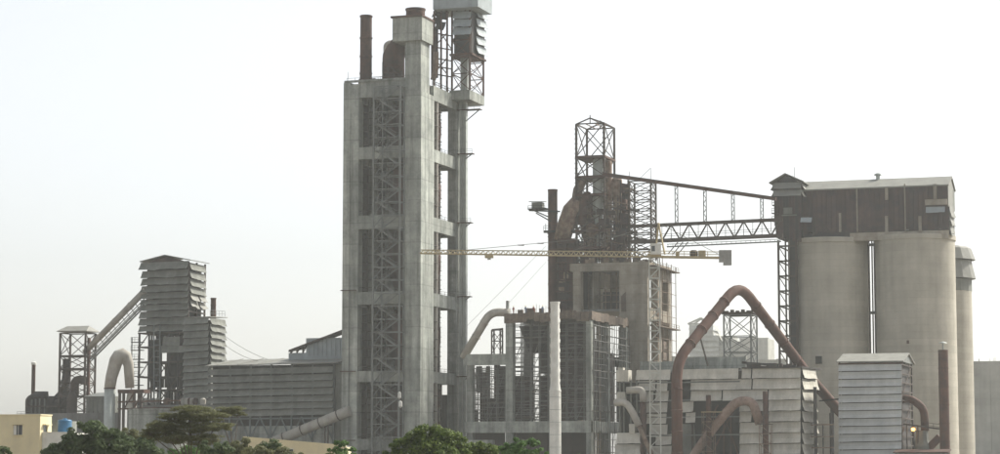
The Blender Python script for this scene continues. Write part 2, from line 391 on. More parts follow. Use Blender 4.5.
    railing(T, 'steel_brown', (uC, .9, zt), (uS, .9, zt), 1.1, 2.2, .08)
    railing(T, 'steel_brown', (-.6, vS, zt - .2), (-.6, vB, zt - .2), 1.1, 2.2, .08)
    # floor netting frames behind the front openings
    for k in range(7):
        zz = zn + (zb - zn) * (.08 + .13 * k)
        bar(T, 'ledger', 'steel_brown', (uC, 3.0, zz), (uS, 3.0, zz), .12)
    for k in range(4):
        uu = uC + (uS - uC) * (.12 + .22 * k); bar(T, 'standard', 'steel_brown', (uu, 3.1, zn), (uu, 3.1, zb), .12)
# drum of dust-caked duct in one of the right-hand openings
lathe(T, 'hopper', 'rust_dusty', (-2.6, vS + 5), [(.5, A(440, 360, 10).z), (1.9, A(440, 348, 10).z), (1.9, A(440, 330, 10).z), (.6, A(440, 322, 10).z)], 16)
# roof clutter and kerb
box(T, 'parapet', 'concrete', (uL + .1, uS), (.1, .45), (zTop + .002, zTop + .55))
for k in range(34):
    u = random.uniform(uL + .8, uS - .5); h = random.uniform(.5, 1.6); v = random.uniform(1, 6)
    box(T, 'roof_debris', random.choice(('rust', 'steel_brown', 'concrete_dark')), (u, u + random.uniform(.3, 1.2)), (v, v + .6), (zTop - .1, zTop + h * .8))
rod(T, 'mast', 'steel_grey', (uL + .8, .8, zTop), (uL + .8, .8, zTop + 2.8), .1)
railing(T, 'steel_brown', (uL + .5, .8, zTop), (uS, .8, zTop), 1.2, 2.0, .09)
railing(T, 'steel_brown', (-.5, vS, zTop - .2), (-.5, vD - 4, zTop - .2), 1.2, 2.0, .09)
# conduits and platforms down the front-left column
for zz in (A(350, 371, 0).z, A(350, 290, 0).z, A(350, 440, 0).z):
    box(T, 'ledge', 'rust', (uL - .3, uC - .2), (-.5, -.02), (zz - .2, zz))
rod(T, 'conduit', 'steel_grey', (uL + 1.9, -.12, 0), (uL + 1.9, -.12, A(348, 290, 0).z), .22)

# --- rusty roof stack
c = A(366, 50, 6.5)
T = thing('roof_stack', 'rusty brown steel stack standing on the concrete tower roof', 'chimney', (c.x, 6.5, zTop - .25))
zt = A(366, 15.5, 6.5).z
rr = 1.48
lathe(T, 'shell', 'rust', (c.x, 6.5), [(rr * 1.04, zTop - .25), (rr, zTop + 4), (rr * .97, zt)], 28)
for f in (.18, .42, .68, .985):
    z = zTop + (zt - zTop) * f; lathe(T, 'flange', 'rust', (c.x, 6.5), [(rr + .02, z - .13), (rr + .14, z - .13), (rr + .14, z + .13), (rr + .02, z + .13)], 28)
# --- rusty gooseneck duct
T = thing('gooseneck_duct', 'large rusty gooseneck duct on the concrete tower roof beside the shaft', 'duct', (A(392, 80, 8).x, 8, zTop - .25))
tube(T, 'elbow', 'rust', [A(393.5, 84, 8), A(393.5, 50, 8), A(412, 42, 9.5)], 2.75, 24, 6)
tube(T, 'elbow_highlight', 'duct_pale', [A(386.5, 60, 7.0), A(386.5, 45, 7.0), A(391, 43, 7.0)], .8, 14, 1.2)  # pale tube stands in for the highlight on the elbow
for k, (px, w) in enumerate(((383, .35), (388, .3), (394, .3), (401, .35))):
    c = A(px, 70, 4.6); bar(T, 'support_post', 'steel_brown', (c.x, 4.6, zTop - .25), (c.x, 4.6, A(px, 62 + 3 * k, 4.6).z), w)
for py in (66, 72, 77):
    a = A(383, py, 4.5); b = A(401, py + 1, 4.5); bar(T, 'support_beam', 'rust', a, b, .28)
bar(T, 'support_brace', 'steel_brown', A(383, 77, 4.5), A(394, 66, 4.5), .2); bar(T, 'support_brace', 'steel_brown', A(401, 77, 4.5), A(390, 66, 4.5), .2)

# --- steel stair tower on the front face
va, vb = -3.6, -.5
ua, ub = A(373, 250, va).x, A(399.5, 250, va).x
zt = A(385, 86, va).z
T = thing('stair_tower', 'blue grey steel zigzag stair tower climbing the front of the concrete tower', 'stairs', ((ua + ub) / 2, (va + vb) / 2, 0))
for (u, v, w) in ((ua, va, .42), (ub, va, .42), (ua + 1.2, vb - .2, .3), (ub - .1, vb, .35)):
    bar(T, 'post', 'steel_grey', (u, v, 0), (u, v, zt), w)
nf = int(zt / 3.12)
for i in range(1, nf + 1):
    z = i * zt / nf
    l2r = i % 2
    bar(T, 'crossbar', 'steel_grey', (ua, va, z), (ub, va, z), .22)
    bar(T, 'crossbar', 'steel_grey', (ua, vb, z), (ub, vb, z), .18)
    e0, e1 = (ua, ua + 1.1) if l2r else (ub - 1.1, ub)
    box(T, 'landing', 'steel_grey', (e0, e1), (va, vb), (z - .1, z + .02))
    z0 = z - zt / nf
    s = (ub - 1.1, z0) if l2r else (ua + 1.1, z0); e = (ua + 1.1, z) if l2r else (ub - 1.1, z)
    vv = va + .25 if l2r else vb - .6
    bar(T, 'flight', 'steel_grey', (s[0], vv, s[1]), (e[0], vv, e[1]), .2, .36)
    bar(T, 'handrail', 'steel_grey', (s[0], vv - .1, s[1] + 1.0), (e[0], vv - .1, e[1] + 1.0), .1)
    bar(T, 'mid_rail', 'steel_grey', (s[0], vv - .12, s[1] + .5), (e[0], vv - .12, e[1] + .5), .08)
    bar(T, 'side_brace', 'steel_grey', (ua, va, z0), (ua + 1.2, vb - .2, z), .14); rod(T, 'landing_rail', 'steel_grey', (e0, va, z + 1.0), (e1, va, z + 1.0), .09)
    if i % 2: bar(T, 'tie', 'steel_grey', (ua, va, z), (ua, .3, z), .16); bar(T, 'tie', 'steel_grey', (ub, va, z), (ub, .3, z), .16)
for px, py in ((399.5, 395), (400.5, 404)):
    c = A(px, py, va - .4); lathe(T, 'floodlight', 'white_stack', (c.x, c.y), [(.15, c.z - .9), (.45, c.z - .6), (.4, c.z + .5), (.1, c.z + .8)], 12)

# --- clad elevator head on the corner platform
vP = 22.0
T = thing('elevator_head_house', 'blue grey clad elevator head house on a steel frame above the concrete tower', 'tower', (A(465, 200, vP).x, vP + 4, zTop - 6))
pz1, pz0 = A(460, 90, vP).z, A(460, 99.5, vP).z
pu0, pu1 = A(449.5, 95, vP).x, A(469.5, 95, vP).x; pv1 = B(484.5, 98, pu1).y
box(T, 'platform', 'concrete', (pu0, pu1), (vP, pv1), (pz0, pz1))
hz = A(460, 55, vP).z; hz2 = A(460, 6, vP).z
gu0, gu1 = A(452, 70, vP + .5).x, A(471, 70, vP + .5).x
lattice(T, 'rust', (gu0, gu1 - .3), (vP + .5, pv1 - .6), zr(pz1, hz2, 5), .42, .2, 'frlb')
box(T, 'casing', 'galv', (A(460.5, 60, vP + 4).x, A(463.5, 60, vP + 4).x), (vP + 4, vP + 6), (pz1, hz2))
box(T, 'casing', 'galv', (A(464, 60, vP + 4).x, A(467, 60, vP + 4).x), (vP + 4.2, vP + 6.2), (pz1, hz2))
# enclosed chamber, louvers
box(T, 'chamber', 'steel_dark', (gu0 + .3, gu1 - .1), (vP + 1.2, pv1 - 1.0), (A(460, 52, vP).z, hz2 + .02))
for py in (11.5, 19.5, 27.5):
    louver(T, 'sheet_bluegrey', A(453.5, py, vP + .4), A(471.5, py - .6, vP + .4), 2.0, (0, -.9, 0))
for k in range(5):
    py = 10 + 9 * k
    a = B(476, py - 1, gu1 + .25); b = B(486, py + 2.5, gu1 + .25)
    louver(T, 'sheet_bluegrey', a, b, 2.1, (.75, 0, 0))
box(T, 'floor_beam', 'rust', (gu0 - .6, gu1 + .4), (vP + .2, pv1 - .3), (A(460, 53, vP).z - .5, A(460, 53, vP).z))
# the wide cladding box on top (runs out of the picture)
vQ = 19.0
q0, q1 = A(433, 5, vQ).x, A(478, 5, vQ).x
box(T, 'cladding', 'sheet_bluegrey', (q0, q1), (vQ, B(492, 5, q1).y), (A(455, 8, vQ).z, A(455, -16, vQ).z))
slab(T, 'roof_sheet', 'roof_grey', [(q0 - .5, vQ - .5, A(455, -15, vQ).z), (q1 + .5, vQ - .5, A(455, -15, vQ).z), (q1 + .5, B(492, 5, q1).y + .5, A(455, -19, vQ).z), (q0 - .5, B(492, 5, q1).y + .5, A(455, -19, vQ).z)], .15)
for px, py in ((434.5, 9), (433.5, 17), (440, 12), (437, 22)):
    a = A(px, py, vQ + 3); louver(T, 'steel_dark', a, a + Vector((2.0, 1.2, .1)), 2.0, (-.7, -.5, 0), 'torn_sheet', jit=.3, n=3)
# left skeleton under the cladding and its bracing
for px in (434, 441, 447):
    a = A(px, 80, vQ + 3); bar(T, 'post', 'rust', (a.x, a.y, zTop - .2), (a.x, a.y, A(455, 8, vQ).z + .2), .42)
for py in (33, 47, 58, 66, 74):
    bar(T, 'crossbar', 'rust', A(434, py, vQ + 3), A(452, py + 3, vQ + 3), .3)
for a, b in (((434, 47), (447, 33)), ((434, 58), (447, 74)), ((441, 33), (452, 50)), ((434, 74), (447, 58))):
    bar(T, 'brace', 'rust', A(*a, vQ + 3), A(*b, vQ + 3), .22)
tube(T, 'chute', 'rust_dusty', [A(436, 52, vQ + 2), A(436, 68, vQ + 2), A(433, 80, vQ + 2)], .7, 14, 2)
box(T, 'screen', 'sheet_maroon', (A(431, 50, vQ + 4).x, A(438, 50, vQ + 4).x), (vQ + 4, vQ + 4.2), (A(435, 78, vQ + 4).z, A(435, 28, vQ + 4).z))
# --- bucket elevator casings running down the back-right corner
T = thing('elevator_casing', 'pair of galvanised elevator casings running down the concrete tower corner', 'pipe', (.9, vB + 1, 0))
e0, e1 = A(460.5, 250, vB + 1.5).x, A(467, 250, vB + 1.5).x
mid = (e0 + e1) / 2
for k, (a, b) in enumerate(((e0, mid - .12), (mid + .12, e1))):
    box(T, 'casing', 'galv', (a, b), (vB + .6, vB + 1.9), (0, pz0 - .01))
    for j in range(1, 28):
        z = pz0 * j / 28; box(T, 'joint_flange', 'galv', (a - .06, b + .06), (vB + .54, vB + 1.96), (z - .06, z + .06))
for py, L_ in ((109, 3.8), (153, 1.8), (222, 1.4), (296, 1.2), (376, 1.0)):
    z = A(465, py, vB).z
    box(T, 'bracket', 'rust', (-.3, e1 + L_), (vB + .2, vB + 2.2), (z - .2, z))
    bar(T, 'strut', 'steel_grey', (e1, vB + .5, z - L_ * .8), (e1 + L_ - .1, vB + .5, z - .2), .22)
    railing(T, 'steel_grey', (0.0, vB + .2, z), (e1 + L_, vB + .2, z), 1.0, 1.5, .08)
# ================================================================== scaffolded concrete building
v6 = PL.v_at(590, 400, 532)
uR = A(591, 400, v6).x; uX = A(467, 400, v6).x
zS1, zS0 = A(590, 311, v6).z, A(590, 320, v6).z
vE = B(628, 318, uR).y
T = thing('unfinished_building', 'unfinished concrete frame building full of scaffolding beside the tall tower', 'building', ((uX + uR) / 2, v6 + 8, 0))
cols = [(505.5, 512.5), (549, 556), (586, 591)]
for a, b in cols: box(T, 'column', 'concrete', (A(a, 400, v6).x, A(b, 400, v6).x), (v6 + .05, v6 + 1.9), (0, zS0 + .05))
for f in (.5, 1.0):
    vv = v6 + (vE - v6) * f
    box(T, 'column', 'concrete', (uR - 1.9, uR), (vv - 1.9, vv - .05), (0, zS0 + .05))
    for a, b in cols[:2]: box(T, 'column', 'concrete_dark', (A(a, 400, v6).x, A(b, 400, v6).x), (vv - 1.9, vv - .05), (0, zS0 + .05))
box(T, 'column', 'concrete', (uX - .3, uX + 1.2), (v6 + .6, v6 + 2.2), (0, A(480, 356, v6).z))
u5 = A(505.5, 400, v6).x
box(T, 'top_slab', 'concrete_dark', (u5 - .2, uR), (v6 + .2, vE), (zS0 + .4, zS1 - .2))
# edge formwork boards, one by one
uu = u5 - .3; i = 0
while uu < uR - .1:
    w = min(random.uniform(.9, 2.2), uR - uu); dz = random.uniform(-.5, .45)
    box(T, 'formwork_board', 'formwork', (uu, uu + w - .06), (v6 - .12, v6 + .15), (zS0 + dz, zS1 + dz * .6)); uu += w
vv = v6
while vv < vE - .2:
    w = min(random.uniform(1.8, 3.0), vE - vv); dz = random.uniform(-.3, .3)
    box(T, 'formwork_board', 'formwork', (uR + .02, uR + .3), (vv + .03, vv + w - .05), (zS0 + dz, zS1 + dz * .6)); vv += w
zq = [(A(590, 421, v6).z, A(590, 432.5, v6).z)]
zm = (A(485, 354, v6).z, A(485, 365, v6).z)
box(T, 'beam', 'concrete', (uX - 1.0, u5), (v6 + .2, v6 + 1.6), zm)
box(T, 'beam', 'concrete', (uX - .5, uR), (v6 + .02, v6 + 1.5), zq[0])
box(T, 'beam', 'concrete', (uR - 1.4, uR - .02), (v6 + 1.5, vE), zq[0])
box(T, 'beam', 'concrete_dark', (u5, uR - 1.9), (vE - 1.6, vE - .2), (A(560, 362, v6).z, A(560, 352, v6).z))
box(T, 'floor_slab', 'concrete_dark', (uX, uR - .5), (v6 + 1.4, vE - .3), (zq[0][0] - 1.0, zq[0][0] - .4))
# hoppers, equipment and boarding put in to darken the bays
hz0, hz1 = A(545, 326, v6 + 8).z, A(545, 352, v6 + 8).z
mesh(T, 'hopper', 'steel_dark', [(A(519, 322, v6 + 6).x, v6 + 6, hz0), (A(547, 322, v6 + 6).x, v6 + 6, hz0), (A(547, 322, v6 + 6).x, v6 + 14, hz0), (A(519, 322, v6 + 6).x, v6 + 14, hz0),
      (A(529, 355, v6 + 8).x, v6 + 8, hz1), (A(535, 355, v6 + 8).x, v6 + 8, hz1), (A(535, 355, v6 + 8).x, v6 + 12, hz1), (A(529, 355, v6 + 8).x, v6 + 12, hz1)],
     [(0, 1, 5, 4), (1, 2, 6, 5), (2, 3, 7, 6), (3, 0, 4, 7), (0, 3, 2, 1), (4, 5, 6, 7)])
for (a, b, c_, d, v) in ((524, 385, 534, 420, 10), (480, 372, 487, 454, 14), (494, 365, 500, 454, 12), (556, 324, 586, 360, 13), (556, 362, 588, 420, 12), (488, 398, 506, 424, 9), (514, 376, 530, 424, 11), (540, 376, 552, 424, 11.5), (540, 324, 552, 374, 13), (508, 322, 515, 362, 13), (468, 410, 478, 424, 9), (469, 372, 475, 424, 16), (486, 366, 490, 424, 17), (500, 366, 505, 424, 9), (476, 366, 482, 392, 18), (470, 432, 505, 460, 6), (514, 432, 548, 460, 6), (556, 433, 586, 462, 7)):
    box(T, 'shade_boarding', 'shaded_infill' if v % 2 else 'steel_brown', (A(a, 400, v6 + v).x, A(c_, 400, v6 + v).x), (v6 + v, v6 + v + .25), (A(500, d, v6 + v).z, A(500, b, v6 + v).z))
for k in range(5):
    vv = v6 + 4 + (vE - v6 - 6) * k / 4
    box(T, 'shade_boarding', 'shaded_infill', (uR - 2.6, uR - 2.35), (vv, vv + 4.2), (A(600, 420, v6).z, A(600, 330 + 6 * k, v6).z))
box(T, 'kerb', 'concrete', (uX, uX + 7), (v6 - 1.4, v6 + .1), (A(480, 440, v6).z - 1, A(480, 440, v6).z))
for k in range(26):                                # starter bars standing out of the slab
    u = random.uniform(u5, uR - 2); v = random.uniform(v6 + .5, v6 + 7); h = random.uniform(.8, 2.2)
    rod(T, 'starter_bar', 'rust', (u, v, zS1 - .3), (u + random.uniform(-.2, .2), v, zS1 + h), .09)
for (px, w, h) in ((507, .5, 3), (530, 2.2, 1.1), (520, 1.2, .8), (541, 1.0, 1.0)):
    c = A(px, 311, v6 + 2); box(T, 'formwork_stack', 'formwork', (c.x - w / 2, c.x + w / 2), (v6 + 2, v6 + 3), (zS1 - .3, zS1 + h))
bar(T, 'corner_post', 'concrete', (A(508, 320, v6 + .8).x, v6 + .8, zS1 - .4), (A(508, 320, v6 + .8).x, v6 + .8, A(508, 302, v6 + .8).z), .45)

# --- scaffolding: front face, left bay and right face, each its own thing
def scaffold(label, p, q, z0, z1, inner, mat='scaffold', dz=1.0, du=2.0, depth=1.1):
    p, q = Vector(p), Vector(q); d = (q - p); L_ = d.length; e = d.normalized(); nrm = Vector((inner[0], inner[1], 0))
    S = thing('scaffold', label, 'scaffolding', (p.x, p.y, 0))
    n = max(1, round(L_ / du))
    for r in (0, 1):
        for i in range(n + 1):
            a = p + d * (i / n) + nrm * depth * r
            rod(S, 'standard', mat, (a.x + random.uniform(-.15, .15), a.y, z0), (a.x, a.y, z1 + random.uniform(-.3, .9) * (1 - r) - .9 * (1 - r)), .17)
    z = z0 + 1.0; k = 0
    while z < z1 - .3:
        t = 0.0
        while t < .99:                               # ledgers run in lapped lengths, some are missing
            t2 = min(1.0, t + random.uniform(.28, .6)); s_ = random.uniform(-.16, .16)
            if random.random() < .84:
                a = p + nrm * depth * random.choice((0, 0, 1)) + d * t; b = a + d * (t2 - t)
                rod(S, 'ledger', mat, (a.x - e.x * .3, a.y - e.y * .3, z + s_), (b.x + e.x * .3, b.y + e.y * .3, z + s_ + random.uniform(-.08, .08)), random.choice((.12, .15, .19)))
            t = t2
        if k % 3 == 0:
            for i in range(n):
                if random.random() < .45:
                    b = p + d * (i / n) + nrm * depth * .5; c2 = p + d * ((i + 1) / n) + nrm * depth * .5
                    bar(S, 'deck_board', 'formwork', (b.x, b.y, z + .1), (c2.x, c2.y, z + .1), .9, .12)
        z += dz * random.uniform(.8, 1.3); k += 1
    for i in range(n):
        if i % 2 == 0:
            zz = z0
            while zz < z1 - 6:
                a = p + d * (i / n); b = p + d * ((i + 1) / n); rod(S, 'brace', mat, (a.x, a.y, zz), (b.x, b.y, zz + 5), .14); zz += 7
    return S
zB = zq[0][0]
scaffold('grey tube scaffold in the bay between white stack and corner column of unfinished building', (A(557, 400, v6 + 2).x, v6 + 2.2, 0), (A(585, 400, v6 + 2).x, v6 + 2.2, 0), zB + .02, zS0, (0, 1), dz=1.0)
scaffold('grey tube scaffold in the bay left of the white stack under the formwork', (A(513.5, 400, v6 + 2).x, v6 + 2.2, 0), (A(548, 400, v6 + 2).x, v6 + 2.2, 0), zB + .02, zS0, (0, 1))
scaffold('grey tube scaffold in the low bay below the big pale duct', (A(469, 400, v6 + 2).x, v6 + 2.4, 0), (A(504.5, 400, v6 + 2).x, v6 + 2.4, 0), zB + .02, zm[1], (0, 1))
scaffold('grey tube scaffold covering the side of the unfinished building', (uR + .5, v6 + 1, 0), (uR + .5, vE - .5, 0), 0, zS0 - .2, (-1, 0), dz=1.5)
scaffold('rear scaffold deep inside the unfinished building', (A(513, 400, v6 + 16).x, v6 + 16, 0), (A(586, 400, v6 + 16).x, v6 + 16, 0), zB - .38, zS0, (0, 1), dz=1.2, du=2.6)
scaffold('rear scaffold behind the low bay of the unfinished building', (A(469, 400, v6 + 12).x, v6 + 15, 0), (A(503, 400, v6 + 12).x, v6 + 15, 0), zB - .38, zm[1], (0, 1), dz=1.2, du=2.6)

scaffold('middle scaffold between the columns below the big pale duct', (A(469, 400, v6 + 7).x, v6 + 7, 0), (A(504, 400, v6 + 7).x, v6 + 7, 0), zB - .38, zm[1], (0, 1), dz=1.1, du=1.9)
scaffold('middle scaffold behind the hopper of the unfinished building', (A(513, 400, v6 + 5).x, v6 + 5, 0), (A(585, 400, v6 + 5).x, v6 + 5, 0), zB - .38, zS0, (0, -1), dz=1.4, du=2.4, depth=.8)
# --- workers on the slab
def person(px, label, shirt, pose, v):
    c = A(px, 311, v); z0 = zS1 - .2
    me = bpy.data.meshes.new('body'); lean = pose
    J = [(0, 0, .95), (0, lean * .12, 1.2), (0, lean * .22, 1.42), (0, lean * .26, 1.52), (0, lean * .30, 1.66),
         (-.10, 0, .88), (-.13, .03, .48), (-.15, 0, .06), (-.15, -.14, .03), (.10, 0, .88), (.14, -.06, .48), (.15, .02, .06), (.15, -.12, .03),
         (-.20, lean * .22, 1.38), (-.27, lean * .3 - .05, 1.12), (-.24, lean * .5 - .22, .92), (.20, lean * .22, 1.38), (.28, lean * .3 - .05, 1.12), (.22, lean * .5 - .25, .95)]
    E = [(0, 1), (1, 2), (2, 3), (3, 4), (0, 5), (5, 6), (6, 7), (7, 8), (0, 9), (9, 10), (10, 11), (11, 12), (2, 13), (13, 14), (14, 15), (2, 16), (16, 17), (17, 18)]
    RD = [.16, .15, .16, .06, .11, .1, .075, .05, .045, .1, .075, .05, .045, .075, .055, .04, .075, .055, .04]
    me.from_pydata(J, E, [])
    o = bpy.data.objects.new('body', me); o.modifiers.new('skin', 'SKIN'); s = o.modifiers.new('smooth', 'SUBSURF'); s.levels = s.render_levels = 1
    for i, r in enumerate(RD): me.skin_vertices[0].data[i].radius = (r, r)
    me.skin_vertices[0].data[0].use_root = True
    me.materials.append(M[shirt])
    T = thing('person', label, 'person', (c.x, v, z0))
    put(o, T, PL.M @ Matrix.Translation((c.x, v, z0)))
    y = lean * .30
    lathe(T, 'helmet', 'helmet', (c.x, v + y), [(.17, z0 + 1.70), (.15, z0 + 1.72), (.13, z0 + 1.80), (.05, z0 + 1.86)], 12)
person(513.5, 'worker in red shirt on the slab next to the corner post', 'shirt_red', .1, v6 + 1.5)
person(526, 'worker in blue shirt bending beside the stacked formwork', 'shirt_blue', -1.3, v6 + 1.2)
person(534, 'worker in red shirt stooping over the slab edge', 'shirt_red', -1.5, v6 + 1.2)
person(542.5, 'worker in blue shirt standing upright on the slab near the white stack', 'shirt_blue', .05, v6 + 1.5)

# --- white stack with spiral strakes
vW = PL.v_at(555, 400, 505); c = A(555.2, 400, vW)
T = thing('white_stack', 'slim white painted steel stack in front of the unfinished building', 'chimney', (c.x, vW, 0))
zt, zj = A(555, 302, vW).z, A(555, 391, vW).z
r0, r1 = 1.28, 1.0
lathe(T, 'lower_shell', 'white_stack', (c.x, vW), [(r0 * 1.05, 0), (r0, zj)], 28)
lathe(T, 'upper_shell', 'white_stack', (c.x, vW), [(r0, zj), (r1 * 1.05, zj + 1.6), (r1, zt)], 28)
lathe(T, 'flange', 'white_stack', (c.x, vW), [(r0 - .02, zj - .12), (r0 + .1, zj - .12), (r0 + .1, zj + .12), (r0 - .02, zj + .12)], 28)
lathe(T, 'top_ring', 'white_stack', (c.x, vW), [(r1 - .1, zt - .4), (r1 + .12, zt - .4), (r1 + .12, zt + .05), (r1 - .1, zt + .05)], 28)
for s in range(3):
    pts = []
    for k in range(60):
        t = k / 59; a = 2 * math.pi * (t * 2.6 + s / 3); rr = r1 + .12
        pts.append((c.x + rr * math.cos(a), vW + rr * math.sin(a), zj + 2 + (zt - zj - 2.5) * t))
    tube(T, 'strake', 'white_stack', pts, .06, 5)
for k in range(7):
    z = zj * (k + .5) / 7; lathe(T, 'weld_ring', 'galv', (c.x, vW), [(r0 + .01, z - .05), (r0 + .07, z - .05), (r0 + .07, z + .05), (r0 + .01, z + .05)], 28)

# --- big pale duct and its trestle
vD1 = v6 + 1.0
T = thing('pale_duct', 'pale grey bent duct rising over the low bay to the formwork slab', 'duct', (A(470, 354, vD1).x, vD1, zm[0]))
tube(T, 'duct', 'duct_pale', [A(463, 358, vD1), A(490.5, 312, vD1), A(509, 312.5, vD1)], .98, 20, 3.5)
for f, p, q in ((0, A(476, 337, vD1), A(477, 335.3, vD1)), (1, A(484, 323, vD1), A(485, 321.4, vD1))):
    tube(T, 'flange', 'duct_pale', [p, p + (q - p) * .5], 1.12, 20)
T = thing('duct_trestle', 'small brown steel trestle holding up the pale bent duct', 'trestle', (A(498, 354, vD1).x, vD1, zm[0] - .4))
lattice(T, 'steel_brown', (A(492.5, 340, vD1).x, A(501, 340, vD1).x), (vD1 - .6, vD1 + 1.2), [zm[0] - .02, A(498, 341, vD1).z, A(498, 330, vD1).z], .3, .15, double=False)
rod(T, 'saddle_beam', 'steel_brown', A(492, 330, vD1 - .6), A(503, 329, vD1 - .6), .5)
# ================================================================== second preheater tower (under construction)
v2 = PL.v_at(640, 300, 566)
uK = A(647.5, 300, v2).x; vK = B(671, 300, uK).y
zP = A(630, 261, v2).z; zPb = A(600, 271, v2).z
zF = A(600, 309, v2).z
T = thing('concrete_portal_block', 'weathered concrete portal block with a wide wall under the rusty steelwork', 'building', ((A(572, 300, v2).x + uK) / 2, v2 + 9, 0))
u57, u58, u62 = A(573, 300, v2).x, A(580.5, 300, v2).x, A(619.5, 300, v2).x
box(T, 'column', 'concrete_warm', (u57, u58), (v2 + .05, v2 + 2.5), (0, zPb + .05))
box(T, 'column', 'concrete_warm', (A(589, 300, v2 + 12).x, A(594, 300, v2 + 12).x), (v2 + 11, v2 + 13), (0, zPb))
box(T, 'wall', 'concrete_warm', (u62, uK), (v2, v2 + 2.2), (0, zPb + .05))
box(T, 'lintel', 'concrete_warm', (A(570, 266, v2).x, uK + .02), (v2 - .1, v2 + 2.6), (zPb, zP - .3))
box(T, 'column', 'concrete_warm', (uK - 1.8, uK - .02), (v2 + vK * 0 + (vK - v2) * .42, v2 + (vK - v2) * .6), (0, zP - .2))
box(T, 'column', 'concrete_warm', (uK - 2.2, uK), (vK - 2.6, vK), (0, zP + .1))
box(T, 'column', 'concrete_warm', (u57, u57 + 2.2), (vK - 2.4, vK), (0, zP - .2))
for py0, py1 in ((262, 278), (308, 320)):
    box(T, 'beam', 'concrete_warm', (uK - 1.6, uK - .05), (v2 + 2.2, vK - 2.6), (A(650, py1, v2 + 4).z, A(650, py0, v2 + 4).z))
box(T, 'floor_slab', 'concrete_dark', (u57 + .4, uK - .4), (v2 + 1.0, vK - .4), (zF - .5, zF))
box(T, 'roof_slab', 'concrete_dark', (u57 + .4, uK - .4), (v2 + 1.0, vK - .4), (zP - 1.6, zP - 1.1))
uX2 = A(593.5, 290, v2 + 5).x
box(T, 'cross_wall', 'concrete_warm', (uX2 - .4, uX2), (v2 + 5, vK - 1), (zF, zP - 1.6)); box(T, 'back_wall', 'concrete_warm', (uX2, A(622, 290, vK - 2).x), (vK - 1.9, vK - 1.5), (zF, zP - 1.6))  # back wall takes the lighter warm concrete to look sunlit
box(T, 'back_wall', 'rust_dusty', (u57 + 2.3, uX2 - .45), (vK - 1.6, vK - 1.2), (zF, zP - 1.6)); box(T, 'side_wall', 'shaded_infill', (u57 + .3, u57 + .6), (v2 + 2.6, vK - 2.5), (zF, zP - 1.6))
box(T, 'bin', 'steel_dark', (A(603, 295, v2 + 8).x, A(619, 295, v2 + 8).x), (v2 + 8, v2 + 13), (zF, A(610, 292, v2 + 8).z))
for k in range(5): bar(T, 'starter_bar', 'rust', (A(622 + k, 300, v2).x, v2 - .3, A(622, 312, v2).z), (A(622 + k, 300, v2).x, v2 - .35, A(622, 296 - k, v2).z), .12)
for k in range(3):
    z = A(600, 300 - 7 * k, v2).z; bar(T, 'crossbar', 'rust_dusty', (u58, v2 + 8, z), (u62, v2 + 8, z), .2)
for k in range(7):
    px = 583 + 5.6 * k; c = A(px, 290, v2 + 6); bar(T, 'prop', random.choice(('rust_dusty', 'formwork')), (c.x, v2 + 6, zF), (c.x, v2 + 6, zPb), .25)
# lit stubs and form panels along the top
for k in range(18):
    u = random.uniform(u57 - .5, uK - 1); w = random.uniform(.6, 2.0); v = v2 + random.uniform(.2, 2); hgt = random.uniform(.2, 1.2)
    box(T, 'form_panel', random.choice(('formwork', 'concrete_warm', 'rust_dusty')), (u, u + w), (v, v + .4), (zP - .35, zP + hgt))
# timber hoarding and balconies on the lit side
S = thing('side_scaffold', 'ochre dusty scaffold with balconies on the lit side of the portal block', 'scaffolding', (uK + 1, (v2 + vK) / 2, 0))
for i in range(6):
    vv = v2 + 1 + (vK - v2 - 1) * i / 5; rod(S, 'standard', 'rust_dusty', (uK + 1.3, vv, 0), (uK + 1.3, vv, zP + random.uniform(0, 2.5)), .2)
for k in range(11):
    z = zP - 1.2 - k * 3.0
    rod(S, 'ledger', 'rust_dusty', (uK + 1.3, v2, z), (uK + 1.3, vK + .5, z + random.uniform(-.1, .1)), .14)
    if k in (0, 5, 9): box(S, 'balcony', 'formwork', (uK + .05, uK + 2.0), (v2 + .5, vK + (2 if k in (0, 5) else .5)), (z - .15, z + .1)); railing(S, 'rust_dusty', (uK + 2.0, v2 + .5, z), (uK + 2.0, vK + .5, z), 1.1, 2.5, .1)
for k in range(3, 8):
    z = A(650, 275 + 11 * k, v2 + 5).z; vv = random.uniform(v2 + 4, vK - 6); box(S, 'hoarding', 'formwork', (uK + .06, uK + .2), (vv, vv + random.uniform(2.5, 5)), (z - 1.6, z + .4))

# --- rust stack
vR = v2 + 6; c = A(552.8, 250, vR)
T = thing('rust_stack', 'rusty brown stack beside the dusty hood and cantilever hut', 'chimney', (c.x, vR, 0))
zt = A(553, 189.5, vR).z; rr = 1.22
lathe(T, 'shell', 'rust', (c.x, vR), [(rr * 1.03, 0), (rr, zt - .6), (rr * 1.05, zt - .55), (rr * 1.05, zt)], 24)
for k in range(1, 12):
    z = zt * k / 12; lathe(T, 'flange', 'rust', (c.x, vR), [(rr, z - .1), (rr + .13, z - .1), (rr + .13, z + .1), (rr, z + .1)], 24)
